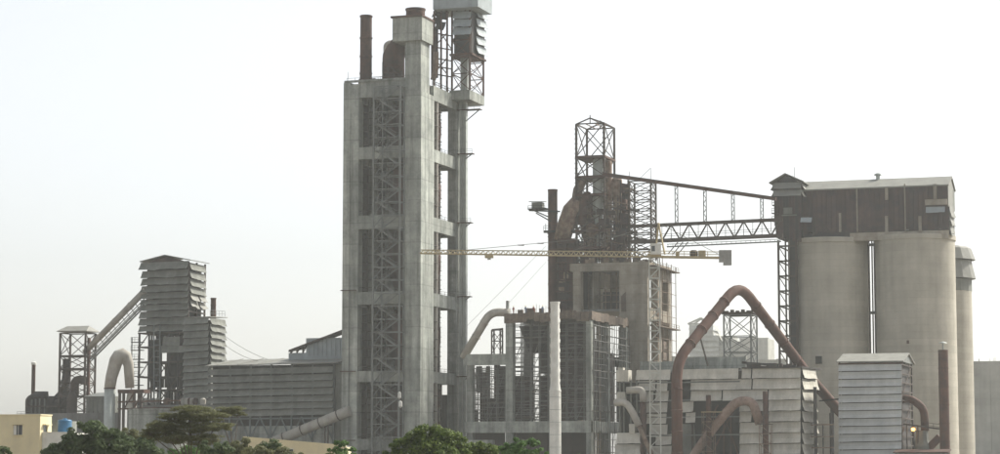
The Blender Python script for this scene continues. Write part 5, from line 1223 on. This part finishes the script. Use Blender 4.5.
# --- steel tower on the far left with vessels
vL = PL.v_at(85, 370, 605)
l0, l1 = A(59.6, 370, vL).x, A(85, 370, vL).x; vL1 = B(95.3, 360, l1).y
zz = [0] + [A(72, y, vL).z for y in (411, 396, 383, 368.5, 355.5, 344, 333)]
T = thing('roofed_lattice_tower', 'slim brown lattice tower with flat pale roof at the foot of the inclined conveyor', 'tower', ((l0 + l1) / 2, (vL + vL1) / 2, 0))
lattice(T, 'steel_brown', (l0, l1), (vL, vL1), zz[:6] + [zz[7]], .45, .22)
bar(T, 'column', 'rust', (l1 + .5, vL + 1, 0), (l1 + .5, vL + 1, A(72, 338, vL).z), .7)
for z in (zz[5], zz[4], zz[2]): box(T, 'deck', 'steel_brown', (l0 - .2, l1 + .2), (vL - .2, vL1 + .2), (z - .35, z))
ze_ = A(72, 331, vL).z; zpk = A(72, 325.5, vL).z
a = [(l0 - .6, vL - 1, ze_), (l1 + .8, vL - 1, ze_), (l1 + .8, vL1 + .6, ze_), (l0 - .6, vL1 + .6, ze_)]
r1, r2 = Vector(a[0]).lerp(Vector(a[3]), .5) + Vector((1.2, 0, zpk - ze_)), Vector(a[1]).lerp(Vector(a[2]), .5) + Vector((-1.2, 0, zpk - ze_))
mesh(T, 'roof', 'roof_grey', a + [r1, r2] + [(x, y, z - .2) for x, y, z in a], [(0, 1, 5, 4), (1, 2, 5), (2, 3, 4, 5), (3, 0, 4), (0, 6, 7, 1), (1, 7, 8, 2), (2, 8, 9, 3), (3, 9, 6, 0), (6, 9, 8, 7)])
T = thing('dark_vessel', 'dark dusty vessel with a leaning chute inside the slim lattice tower', 'vessel', (A(66, 390, vL + 3).x, vL + 3, 0))
c = A(66, 380, vL + 3)
lathe(T, 'shell', 'steel_dark', (c.x, vL + 3), [(1.6, 0), (1.6, A(66, 402, vL + 3).z), (1.9, A(66, 398, vL + 3).z), (1.2, A(66, 388, vL + 3).z), (1.2, A(66, 380, vL + 3).z), (1.0, A(66, 372, vL + 3).z), (1.0, A(66, 361, vL + 3).z), (1.15, A(66, 359, vL + 3).z)], 18)
tube(T, 'chute', 'steel_brown', [A(60, 394, vL + 2), A(67, 380, vL + 2), A(69, 368, vL + 2)], .75, 14, 2)
tube(T, 'elbow', 'steel_brown', [A(74.5, 398, vL + 1), A(75, 381, vL + 1), A(80, 379.5, vL + 1), A(86, 381, vL + 1)], 1.15, 16, 2.5)
tube(T, 'cross_chute', 'steel_dark', [A(56, 399, vL + 3), A(66, 388, vL + 3)], .9, 14); tube(T, 'cross_chute', 'steel_dark', [A(60, 412, vL + 1), A(70, 397, vL + 1)], .8, 14)
lathe(T, 'drum', 'steel_brown', (A(72, 405, vL - 1).x, vL - 1), [(1.4, 0), (1.4, A(72, 397, vL - 1).z), (.6, A(72, 392, vL - 1).z)], 16)
# inclined conveyor
T = thing('inclined_conveyor', 'pale tubular inclined conveyor rising from the slim lattice tower to the louvred tower', 'conveyor', (A(90, 350, vL + 2).x, vL + 2, zz[5]))
p, q = A(85, 352, vL + 1.5), PL.I @ P(146, 289.5, 594)
tube(T, 'casing', 'duct_pale', [p, q], .85, 18)
dn = Vector((1.75, 0, -2.2)); p2, q2 = p + dn, q + dn
for v in (-.7, .7): bar(T, 'truss_chord', 'steel_grey', p2 + Vector((0, v, 0)), q2 + Vector((0, v, 0)), .3)
for v in (-.7, .7): bar(T, 'walk_rail', 'steel_grey', p2 + Vector((0, v, 0)) - dn * .35, q2 + Vector((0, v, 0)) - dn * .35, .18)
for k in range(14):
    t = (k + .3) / 14; a = p.lerp(q, t); b = p2.lerp(q2, t); bar(T, 'rung', 'steel_grey', a, b, .2); bar(T, 'cross_tie', 'steel_grey', b + Vector((0, -.7, 0)), b + Vector((0, .7, 0)), .2)
for t in (.25, .5, .75): a = p.lerp(q, t); d = (q - p).normalized(); tube(T, 'joint', 'duct_pale', [a - d * .1, a + d * .1], .98, 18)
# low shed + base wall
T = thing('low_grey_shed', 'low grey sheet shed between the slim lattice tower and the pale arch duct', 'shed', (A(95, 410, vL - 3).x, vL - 1, 0))
a, b = A(86, 405, vL - 4).x, A(109, 405, vL - 4).x; zt = A(95, 396, vL - 4).z
box(T, 'wall', 'sheet_grey', (a, b), (vL - 4, vL + 1), (0, zt)); slab(T, 'roof', 'steel_grey', [(a - .4, vL - 4.5, zt - .1), (b + .4, vL - 4.5, zt - .1), (b - .6, vL + 1, zt + 1.0), (a + .6, vL + 1, zt + 1.0)], .12)
for k in range(5): u = a + (b - a) * (k + .5) / 5; bar(T, 'rib', 'steel_grey', (u, vL - 4.05, 0), (u, vL - 4.05, zt - .2), .12)
T = thing('dark_filter_unit', 'dark cluster of pipes and tanks beside the thin chimney', 'machine', (A(38, 410, vL).x, vL, 0))
for px, r, yt in ((31, 1.5, 397), (37, 1.3, 393), (43, 1.4, 392), (47, 1.0, 396), (52, 1.6, 396), (57, 1.2, 399)):
    c = A(px, 410, vL + 1); lathe(T, 'tank', 'steel_dark', (c.x, vL + 1), [(r, 0), (r, A(px, yt + 2, vL).z), (r * .6, A(px, yt, vL).z)], 14)
tube(T, 'header_pipe', 'steel_dark', [A(28, 416, vL - 1.2), A(28, 399, vL - 1.2), A(34, 396, vL - 1.2), A(47, 396, vL - 1.2)], .75, 14, 1.5)
for px in (32, 36, 40, 45): c = A(px, 408, vL - 1); rod(T, 'down_pipe', 'steel_grey', (c.x, vL - 1.2, 0), (c.x, vL - 1.2, A(px, 398, vL - 1).z), .5)
box(T, 'deck', 'steel_brown', (A(26, 405, vL - 1.6).x, A(58, 405, vL - 1.6).x), (vL - 2, vL + 2), (A(40, 406, vL).z - .3, A(40, 406, vL).z)); railing(T, 'steel_grey', A(17, 416, vL - 2), A(30, 416, vL - 2), 1.2, 1, .1)
box(T, 'motor_box', 'steel_dark', (A(36, 393, vL).x, A(46.5, 393, vL).x), (vL - 1, vL + 1), (A(40, 396, vL).z, A(40, 391.5, vL).z))
T = thing('thin_chimney', 'thin rusty chimney with white rim at the far end of the plant', 'chimney', (A(33, 400, vL + 1).x, vL + 1, 0)); c = A(33.4, 380, vL + 3)
lathe(T, 'shell', 'rust', (c.x, vL + 3), [(.6, 0), (.52, A(33, 364, vL + 3).z)], 14); lathe(T, 'rim', 'white_stack', (c.x, vL + 3), [(.55, A(33, 365, vL + 3).z), (.72, A(33, 364.5, vL + 3).z), (.72, A(33, 362.6, vL + 3).z), (.4, A(33, 361.8, vL + 3).z)], 14)
T = thing('base_wall', 'dark low concrete wall running below the slim lattice tower', 'wall', (A(80, 415, vL - 6).x, vL - 6, 0))
for k in range(9):
    a, b = 25 + 10.5 * k, 25 + 10.5 * (k + 1) - .15; box(T, 'wall_panel', 'concrete_dark', (A(a, 415, vL - 6).x, A(b, 415, vL - 6).x), (vL - 6, vL - 5.6), (0, A(80, 413, vL - 6).z + random.uniform(-.05, .05)))
for k in range(20): c = A(26 + 4.8 * k, 412, vL - 5.8); rod(T, 'bar', 'steel_brown', (c.x, c.y, A(80, 413, vL - 6).z - .3), (c.x, c.y, A(80, 411, vL - 6).z), .1)
# pale arch duct
vQ2 = PL.v_at(118, 390, 575)
T = thing('pale_arch_duct', 'thick pale dusty duct arching over beside the louvred tower', 'duct', (A(110, 420, vQ2).x, vQ2, 0))
b_ = A(109.8, 420, vQ2); tube(T, 'lower_leg', 'galv', [Vector((b_.x, b_.y, 0)), A(109.8, 388, vQ2)], 1.38, 22)
pp = [A(109.8, 388, vQ2), A(111.5, 377, vQ2), A(116, 361, vQ2), A(119, 356.5, vQ2), A(122.5, 355, vQ2 + .5), A(126, 357, vQ2 + 1), A(128.6, 365, vQ2 + 1.5), A(129.8, 388, vQ2 + 2)]
tube(T, 'arch', 'duct_pale', pp, [1.42, 1.5, 1.75, 1.85, 1.8, 1.6, 1.3, 1.15], 22)
tube(T, 'band', 'rust', [A(109.8, 389, vQ2), A(109.8, 387.8, vQ2)], 1.5, 22)
T = thing('duct_platform', 'rusty platform and posts supporting the pale arch duct', 'platform', (A(125, 400, vQ2 + 2).x, vQ2 + 2, 0))
box(T, 'deck', 'rust', (A(117, 390, vQ2).x, A(143, 390, vQ2).x), (vQ2 + .4, vQ2 + 4), (A(125, 393, vQ2).z, A(125, 389.5, vQ2).z))
for px in (119.5, 123.5, 134, 141): c = A(px, 410, vQ2 + 1); bar(T, 'post', 'steel_brown', (c.x, c.y, 0), (c.x, c.y, A(px, 392, vQ2 + 1).z), .55)
bar(T, 'brace', 'rust', A(124, 409, vQ2 + .8), A(134, 393, vQ2 + .8), .3); bar(T, 'brace', 'rust', A(134, 409, vQ2 + .8), A(141, 393, vQ2 + .8), .3)
for y in (402, 409): bar(T, 'beam', 'rust', A(118, y, vQ2 + .9), A(180, y - 1.5, vQ2 + .9), .42)
lathe(T, 'cone', 'duct_pale', (A(131, 402, vQ2 + 2).x, vQ2 + 2), [(1.5, A(131, 408, vQ2).z), (1.3, A(131, 402, vQ2).z), (.95, A(131, 392, vQ2).z)], 16)
T = thing('settling_tank', 'pale blue grey concrete tank wall beside the pale arch duct', 'tank', (A(155, 420, vQ2).x, vQ2 + 5, 0))
c = A(158, 420, vQ2 + 6); lathe(T, 'wall', 'concrete', (c.x, vQ2 + 6), [(7.6, 0), (7.6, A(158, 410, vQ2 - 1).z), (7.8, A(158, 410, vQ2 - 1).z), (7.8, A(158, 408.5, vQ2 - 1).z)], 40)

# ================================================================== long louvred building
v9 = PL.v_at(335, 400, 552)
n0, n1 = A(209, 390, v9).x, A(333, 390, v9).x
T = thing('long_louvred_hall', 'long low grey louvred hall with pale sloping roof left of the concrete tower', 'building', ((n0 + n1) / 2, v9 + 8, 0))
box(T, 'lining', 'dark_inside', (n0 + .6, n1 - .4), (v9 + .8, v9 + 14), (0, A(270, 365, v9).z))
ys = [367.5, 375, 381.8, 389, 396, 402.7, 409.4]
for k, y in enumerate(ys):
    louver(T, 'sheet_grey', A(208.5, y + 2, v9), A(333.5, y - 1.2, v9), 1.5, (0, -.95, 0), jit=.07, n=16)
ze_ = A(270, 364.5, v9).z
for u in [n0 + (n1 - n0) * k / 6 for k in range(7)]: bar(T, 'post', 'steel_blue', (u, v9 + .4, 0), (u, v9 + .4, ze_), .4)
slab(T, 'roof', 'roof_grey', [(n0 - .6, v9 - 1.2, ze_ - .1), (n1 + 1.6, v9 - 1.2, ze_ + .3), (n1 + 1.6, v9 + 14, ze_ + 2.3), (n0 - .6, v9 + 14, ze_ + 1.9)], .22)
for k in range(6): u = n0 + (n1 - n0) * (k + .5) / 6; bar(T, 'roof_seam', 'roof_grey', (u, v9 - 1.2, ze_ + .12), (u, v9 + 14, ze_ + 2.15), .14)
box(T, 'end_wall', 'sheet_grey', (n1 + .2, A(342, 390, v9 + 1).x), (v9 + 1, v9 + 1.3), (0, ze_))
for k in range(6):
    a, b = n0 + (n1 - n0) * k / 6, n0 + (n1 - n0) * (k + 1) / 6; z0, z1 = A(270, 440, v9).z, A(270, 417, v9).z
    bar(T, 'brace', 'steel_blue', (a, v9 + .1, z0), ((a + b) / 2, v9 + .1, z1), .28); bar(T, 'brace', 'steel_blue', (b, v9 + .1, z0), ((a + b) / 2, v9 + .1, z1), .28)
    box(T, 'base_panel', 'concrete', (a + .05, b - .05), (v9 + .55, v9 + .78), (0, A(270, 426, v9).z))
bar(T, 'girder', 'steel_blue', (n0, v9 + .05, A(270, 418.5, v9).z), (n1, v9 + .05, A(270, 418.5, v9).z), .4)
# upper annex
v10 = v9 + 9
T = thing('rooftop_annex', 'blue grey sheeted annex with a steep dark lean-to roof behind the long hall', 'building', (A(315, 350, v10).x, v10 + 3, ze_ + 1))
box(T, 'wall', 'sheet_bluegrey', (A(306, 350, v10).x, A(345, 350, v10).x), (v10, v10 + 8), (ze_ + .4, A(320, 338, v10).z)); box(T, 'wall', 'sheet_bluegrey', (A(288.5, 350, v10).x, A(305.8, 350, v10).x), (v10 + .1, v10 + 8), (ze_ + .4, A(320, 352.5, v10).z))
slab(T, 'roof', 'steel_brown', [A(288.5, 350, v10 - 1), A(345, 328.5, v10 - 1), A(345, 328.5, v10 - 1) + Vector((0, 9, 1)), A(288.5, 350, v10 - 1) + Vector((0, 9, 1))], .55)
for px, y in ((291, 350), (297, 347), (303, 345)): bar(T, 'strut', 'steel_brown', A(px, 353, v10), A(px, y, v10), .3); bar(T, 'strut', 'steel_brown', A(px, 353, v10), A(px + 5, y - 2, v10), .22)
for k in range(8): px = 309 + 4.4 * k; bar(T, 'rib', 'sheet_bluegrey', A(px, 356, v10 - .06), A(px, 338.6, v10 - .06), .16)
# sloping conveyor tube in front
vX = v9 - 5
T = thing('sloping_tube', 'fat grey conveyor tube sloping up to the foot of the concrete tower', 'conveyor', (A(312, 426, vX).x, vX, 0))
p, q = A(268, 444.5, vX), A(350, 410.5, vX); tube(T, 'casing', 'duct_pale', [p, q], 1.25, 22)
for t in (.2, .42, .64, .86): a = p.lerp(q, t); d = (q - p).normalized(); tube(T, 'joint', 'steel_brown', [a - d * .12, a + d * .12], 1.38, 22)
for px in (325, 328, 290): c = A(px, 430, vX); t = (px - 268) / 82; bar(T, 'trestle_leg', 'steel_brown', (c.x, vX, 0), (c.x, vX, p.lerp(q, t).z - 1.2), .3)
# overhead cables from the wing to the annex
T = thing('overhead_cable', 'pair of thin overhead cables sagging from the louvred tower wing to the hall roof', 'cable', (A(226, 345, v7).x, v9 + 10, A(250, 358, v9 + 10).z))
for a, b in (((225, 336), (268, 359.5)), ((225, 345), (258, 361))):
    pa, pb = PL.I @ P(*a, 585), PL.I @ P(*b, 566); pts = []
    for k in range(13): t = k / 12; c = pa.lerp(pb, t); c.z -= 1.2 * 4 * t * (1 - t) * .5; pts.append(c)
    tube(T, 'cable', 'cable', pts, .05, 5)
# ================================================================== foreground houses
dH = 270
HF = Frame(P(40, 430, dH).x, dH, R(-16)); H = HF.fv
T = thing('cream_house', 'cream flat roofed house with small windows at the plant edge', 'house', (-4, 3, 0), fr=HF)
zt = H(20, 415.5, 0).z; hv1 = HF.fu(51.5, 430, 0).y; u0 = H(-30, 430, 0).x
wz0, wz1 = H(17, 435, 0).z, H(17, 425, 0).z; w0, w1 = H(13, 430, 0).x, H(22.5, 430, 0).x
# front wall built round the window opening
box(T, 'wall', 'cream_wall', (u0, w0), (0, .25), (0, zt)); box(T, 'wall', 'cream_wall', (w1, 0), (0, .25), (0, zt))
box(T, 'wall', 'cream_wall', (w0, w1), (.004, .25), (wz1, zt)); box(T, 'wall', 'cream_wall', (w0, w1), (.004, .25), (0, wz0))
sv0, sv1 = HF.fu(43.3, 430, 0).y, HF.fu(47.5, 430, 0).y; sz0, sz1 = HF.fu(45, 436, 0).z, HF.fu(45, 425.5, 0).z
box(T, 'wall', 'cream_wall', (-.25, 0), (.25, sv0), (0, zt - .002)); box(T, 'wall', 'cream_wall', (-.25, 0), (sv1, hv1), (0, zt - .002))
box(T, 'wall', 'cream_wall', (-.25, -.004), (sv0, sv1), (sz1, zt - .002)); box(T, 'wall', 'cream_wall', (-.25, -.004), (sv0, sv1), (0, sz0))
box(T, 'wall', 'cream_wall', (u0, -.25), (hv1 - .25, hv1 - .003), (0, zt - .004)); box(T, 'roof', 'concrete', (u0 + .2, -.26), (.26, hv1 - .26), (zt - .9, zt - .6))
box(T, 'coping', 'cream_wall', (u0 - .06, .08), (-.08, .3), (zt + .002, zt + .14)); box(T, 'coping', 'cream_wall', (-.3, .08), (.302, hv1 + .05), (zt + .002, zt + .14))
win = box(T, 'window', 'glass_dark', (w0, w1), (.14, .18), (wz0, wz1)); box(win, 'frame', 'white_wall', (w0, w0 + .08), (.08, .2), (wz0, wz1)); box(win, 'frame', 'white_wall', (w1 - .08, w1), (.08, .2), (wz0, wz1))
box(win, 'frame', 'white_wall', ((w0 + w1) / 2 - .03, (w0 + w1) / 2 + .03), (.1, .2), (wz0, wz1)); box(win, 'shutter', 'white_wall', (w0 + .08, w0 + .42), (.06, .1), (wz0 + .02, wz1 - .02))
box(win, 'sill', 'cream_wall', (w0 - .1, w1 + .1), (-.12, .1), (wz0 - .1, wz0)); box(win, 'lintel_hood', 'cream_wall', (w0 - .1, w1 + .1), (-.2, -.002), (wz1 + .02, wz1 + .1))
w2 = box(T, 'window', 'glass_dark', (-.16, -.12), (sv0, sv1), (sz0, sz1)); box(w2, 'frame', 'white_wall', (-.18, -.08), (sv0, sv0 + .1), (sz0, sz1)); box(w2, 'sill', 'cream_wall', (-.05, .15), (sv0 - .1, sv1 + .1), (sz0 - .1, sz0)); box(w2, 'lintel_hood', 'cream_wall', (.002, .45), (sv0 - .2, sv1 + .4), (sz1 + .05, sz1 + .15))
# lower white annex and blue tank
hb = hv1 - 2.4
T = thing('white_annex', 'low white rooftop block beside the cream house', 'house', (3, hb + 2, 0), fr=HF)
a0, a1 = .02, H(74, 434, hb).x; za = H(62, 433, hb).z
box(T, 'wall', 'white_wall', (a0, a1), (hb, hb + 4), (0, za)); box(T, 'parapet', 'white_wall', (a0 - .0, a1 + .06), (hb - .06, hb + .1), (za + .002, za + .12))
T = thing('water_tank', 'blue ribbed plastic water tank on the white annex roof', 'tank', ((H(64.8, 425, hb + 1).x), hb + 1.2, za), fr=HF)
c = H(64.8, 425, hb + 1.2); rr = 6.9 / FPX * 275; z1 = H(65, 419.5, hb + 1.2).z; z0 = za + .004; pr = [(rr * .97, z0)]
for k in range(5):
    za_, zb_ = z0 + (z1 - z0 - .12) * k / 5, z0 + (z1 - z0 - .12) * (k + 1) / 5; pr += [(rr, za_ + .04), (rr, zb_ - .05), (rr * .965, zb_ - .03), (rr * .965, zb_)]
pr += [(rr * .9, z1 - .05), (rr * .3, z1)]
lathe(T, 'shell', 'blue_tank', (c.x, hb + 1.2), pr, 28); lathe(T, 'lid', 'blue_tank', (c.x, hb + 1.2), [(rr * .32, z1 - .03), (rr * .32, z1 + .1), (rr * .2, z1 + .14)], 20)
T = thing('grey_back_house', 'plain grey wall building behind the blue water tank', 'house', (2, hv1 + 6, 0), fr=HF)
box(T, 'wall', 'concrete', (H(44, 425, hv1 + 5).x, H(62, 425, hv1 + 5).x), (hv1 + 5, hv1 + 9), (0, H(52, 421, hv1 + 5).z)); box(T, 'parapet', 'concrete', (H(44, 425, hv1 + 5).x - .1, H(62, 425, hv1 + 5).x + .1), (hv1 + 4.9, hv1 + 5.1), (H(52, 421, hv1 + 5).z + .002, H(52, 420, hv1 + 5).z))
# long cream shed with mono-pitch top
dW = 255
WF = Frame(P(296, 445, dW).x, dW, R(-3)); Wv = WF.fv
T = thing('cream_shed', 'long low cream shed with gently sloping top behind the shrubs', 'shed', (0, 2, 0), fr=WF)
p0, p1 = Wv(243, 436.5, 0), Wv(346, 445.2, 0)
prism(T, 'front_wall', 'cream_wall', [(p0.x, 0), (p1.x, 0), (p1.x, p1.z), (p0.x, p0.z)], 0, .25); prism(T, 'rear_wall', 'cream_wall', [(p0.x, 0), (p1.x, 0), (p1.x, p1.z - .1), (p0.x, p0.z - .1)], 5, 5.25)
slab(T, 'roof', 'concrete', [(p0.x, .26, p0.z - .05), (p1.x, .26, p1.z - .05), (p1.x, 4.99, p1.z - .15), (p0.x, 4.99, p0.z - .15)], .15)
prism(T, 'end_wall', 'cream_wall', [(p0.x, 0), (p0.x + .25, 0), (p0.x + .25, p0.z - .25), (p0.x, p0.z - .25)], .255, 4.995); prism(T, 'end_wall', 'cream_wall', [(p1.x - .25, 0), (p1.x, 0), (p1.x, p1.z - .25), (p1.x - .25, p1.z - .25)], .255, 4.995)
wa, wb = Wv(286.5, 452, 0), Wv(293, 452, 0); wz = Wv(290, 449.5, 0).z
win = box(T, 'window', 'glass_dark', (wa.x, wb.x), (-.03, .02), (wz - 1.1, wz)); box(win, 'frame', 'white_wall', (wa.x - .06, wa.x), (-.06, .0), (wz - 1.1, wz)); box(win, 'frame', 'white_wall', (wb.x, wb.x + .06), (-.06, .0), (wz - 1.1, wz)); box(win, 'lintel_hood', 'white_wall', (wa.x - .1, wb.x + .1), (-.2, -.001), (wz + .002, wz + .08))

# ================================================================== trees and shrubs
WORLD = Frame(0, 0, 0)
def tree(name, label, cat, leaf, d, trunk_px, blobs, n_leaf, size, trunk_r=.16, feather=False, seed=1, depth=1.0, group=None):
    """blobs: (px, py, rx, ry) in photo pixels at distance d; leaves fill clumps through each blob's volume"""
    rnd = random.Random(seed); s = d / FPX
    base = P(trunk_px, HOR, d); base.z = 0
    T = thing(name, label, cat, tuple(base), group, fr=WORLD)
    lows = min(P(b[0], b[1] + b[3] * .4, d).z for b in blobs)
    fork = Vector((base.x, base.y, max(.4, lows * .55)))
    tube(T, 'trunk', 'bark', [base, base.lerp(fork, .5) + Vector((rnd.uniform(-.1, .1), 0, 0)), fork], [trunk_r * 1.3, trunk_r, trunk_r * .85], 8)
    verts, faces = [], []
    area = sum(b[2] * b[3] for b in blobs)
    for b in blobs:
        c = P(b[0], b[1], d); c.y += rnd.uniform(-1, 1) * b[2] * s * .35 * depth
        rx, rz = b[2] * s, b[3] * s; ry = rx * .85 * depth
        m1 = fork.lerp(c, .5) + Vector((rnd.uniform(-.2, .2), rnd.uniform(-.2, .2), rnd.uniform(0, .3)))
        tube(T, 'limb', 'bark', [fork - Vector((0, 0, .05)), m1, c], [trunk_r * .6, trunk_r * .4, trunk_r * .15], 6)
        nn = int(n_leaf * b[2] * b[3] / area)
        ncl = max(7, int(nn / 85)); cl = []
        for k in range(ncl):
            v = Vector((rnd.gauss(0, 1), rnd.gauss(0, 1), rnd.gauss(.15, 1))).normalized() * rnd.uniform(.5, 1.0)
            cp = c + Vector((v.x * rx, v.y * ry, v.z * rz)); cl.append((cp, rnd.uniform(.7, 1.35)))
            if k % 3 == 0: tube(T, 'twig', 'bark', [c.lerp(m1, .2), c.lerp(cp, .6) + Vector((0, 0, .05)), cp], [trunk_r * .14, trunk_r * .1, trunk_r * .05], 4)
        cr = (rx * ry * rz) ** (1 / 3) * (.36 if not feather else .42)
        for k in range(nn):
            cp, f = cl[rnd.randrange(ncl)]
            o = Vector((rnd.gauss(0, 1), rnd.gauss(0, 1), rnd.gauss(.12, 1))).normalized()
            rad = cr * f * (rnd.uniform(.2, 1.0) ** .4) * rnd.uniform(.9, 1.15)
            p = cp + Vector((o.x * rad * 1.15, o.y * rad * 1.15, o.z * rad * (.8 if not feather else .3)))
            nrm = (o + Vector((rnd.gauss(0, .45), rnd.gauss(0, .45), rnd.gauss(.25, .45)))).normalized()
            t = nrm.cross(Vector((rnd.gauss(0, 1), rnd.gauss(0, 1), rnd.gauss(0, 1)))).normalized(); b2 = nrm.cross(t)
            L_, w = size * rnd.uniform(.7, 1.5), size * rnd.uniform(.35, .7) * (.6 if feather else 1)
            i = len(verts); verts += [p - t * L_, p + b2 * w - nrm * w * .2, p + t * L_, p - b2 * w - nrm * w * .2]; faces.append((i, i + 1, i + 2, i + 3))
    mesh(T, 'crown', leaf, verts, faces)
    return T
tree('leafy_tree', 'dark green bushy tree beside the cream house and blue tank', 'tree', 'leaf_dark', 205, 92, [(92, 432, 13, 11), (78, 444, 16, 10), (104, 444, 15, 12), (60, 452, 15, 8), (120, 450, 14, 10), (90, 455, 26, 10), (46, 458, 10, 6), (112, 434, 9, 8), (70, 438, 9, 8), (50, 450, 10, 7), (84, 426, 7, 6)], 16000, .145, seed=3)
tree('leafy_tree', 'dark green rounded tree between the bushy tree and the feathery acacia', 'tree', 'leaf_dark', 215, 135, [(132, 448, 13, 9), (146, 446, 13, 10), (122, 441, 8, 8), (140, 456, 20, 8), (160, 456, 14, 8)], 8000, .15, seed=5)
tree('acacia_tree', 'feathery olive acacia with flat spreading crown before the louvred tower', 'tree', 'leaf_olive', 200, 192, [(190, 411, 20, 5.5), (205, 416, 24, 6), (174, 418, 16, 6), (160, 427, 20, 6), (150, 434, 14, 5), (190, 428, 22, 6), (215, 427, 18, 5), (178, 438, 22, 6), (205, 440, 20, 6)], 30000, .1, trunk_r=.14, feather=True, seed=7, depth=.8)
tree('acacia_tree', 'thin acacia with sparse flat tufts in front of the long louvred hall', 'tree', 'leaf_olive', 222, 233, [(232, 410, 14, 4), (222, 414, 12, 4), (238, 414, 8, 3)], 5000, .1, trunk_r=.09, feather=True, seed=9, depth=.8)
for k, (px, py, rx, ry, leaf, lab) in enumerate(((215, 447, 18, 9, 'leaf_dark', 'dark shrub under the acacia crown'), (243, 448, 17, 9, 'leaf_olive', 'olive shrub at the end of the cream shed'), (268, 449, 17, 9, 'leaf_dark', 'dark low shrub covering the cream shed wall'), (186, 452, 20, 8, 'leaf_fresh', 'fresh green shrub at the foot of the acacia'))):
    tree('shrub', lab, 'shrub', leaf, 190 + 4 * k, px, [(px - rx * .4, py + 1, rx * .6, ry * .8), (px + rx * .35, py, rx * .65, ry), (px, py + 5, rx, ry * .8)], 2400, .12, trunk_r=.08, seed=20 + k)
tree('sapling', 'thin upright green sapling beside the cream shed corner', 'tree', 'leaf_fresh', 185, 341, [(337, 447, 5, 6), (345, 446, 6, 6), (341, 453, 9, 6), (354, 451, 5, 6), (330, 452, 5, 5)], 2000, .10, trunk_r=.06, seed=31)
tree('leafy_tree', 'bright green round topped tree before the shaft of the concrete tower', 'tree', 'leaf_bright', 190, 430, [(428, 436, 17, 10), (444, 440, 17, 11), (412, 441, 12, 9), (458, 447, 13, 9), (398, 447, 9, 9), (392, 453, 7, 7), (425, 450, 26, 10), (450, 455, 22, 8)], 15000, .13, seed=41)
tree('leafy_tree', 'small bright green tree next to the round topped tree', 'tree', 'leaf_bright', 196, 482, [(480, 448, 10, 7), (490, 452, 12, 7), (473, 453, 9, 6)], 3000, .12, trunk_r=.1, seed=43)
tree('shrub', 'light fresh green wispy shrub left of the white stack', 'shrub', 'leaf_fresh', 200, 520, [(516, 446, 11, 9), (530, 447, 9, 8), (506, 451, 9, 7), (540, 452, 8, 5), (520, 453, 18, 7)], 4200, .11, trunk_r=.08, seed=47)
tree('shrub', 'small green shrub tip in front of the cream house wall', 'shrub', 'leaf_dark', 180, 3, [(3, 455, 8, 6), (-4, 452, 8, 6), (6, 450, 4, 3)], 1200, .10, trunk_r=.06, seed=49)
tree('shrub', 'low green shrub in front of the unfinished building corner', 'shrub', 'leaf_fresh', 205, 575, [(570, 458, 10, 5), (580, 459, 9, 5)], 900, .11, trunk_r=.06, seed=51)

tree('shrub', 'grey green shrub filling the gap under the pale arch duct', 'shrub', 'leaf_olive', 225, 118, [(112, 437, 12, 7), (126, 433, 10, 7), (140, 440, 13, 7)], 5000, .11, trunk_r=.08, seed=53)
tree('shrub', 'wide grey green shrub in front of the cream shed window', 'shrub', 'leaf_olive', 186, 280, [(262, 452, 14, 6), (282, 454, 14, 5), (300, 457, 12, 4)], 3000, .11, trunk_r=.07, seed=55)

# ================================================================== haze
hm = bpy.data.materials.new('haze'); hm.use_nodes = True; nt = hm.node_tree
for n_ in list(nt.nodes):
    if n_.type != 'OUTPUT_MATERIAL': nt.nodes.remove(n_)
pvn = nt.nodes.new('ShaderNodeVolumePrincipled'); pvn.inputs['Color'].default_value = (0.90, 0.95, 0.95, 1); pvn.inputs['Density'].default_value = HAZE_DENSITY; pvn.inputs['Anisotropy'].default_value = 0.3
nt.links.new(pvn.outputs[0], nt.nodes['Material Output'].inputs['Volume'])
M['haze'] = hm
x, y0, y1, z0, z1 = 2510, -310, 3210, -1.0, 150.0
hz_o = mesh(None, 'haze', 'haze', [(-x, y0, z0), (x, y0, z0), (x, y1, z0), (-x, y1, z0), (-x, y0, z1), (x, y0, z1), (x, y1, z1), (-x, y1, z1)],
            [(3, 2, 1, 0), (4, 5, 6, 7), (0, 1, 5, 4), (1, 2, 6, 5), (2, 3, 7, 6), (3, 0, 4, 7)], fr=WORLD)
structure(hz_o, 'stuff')
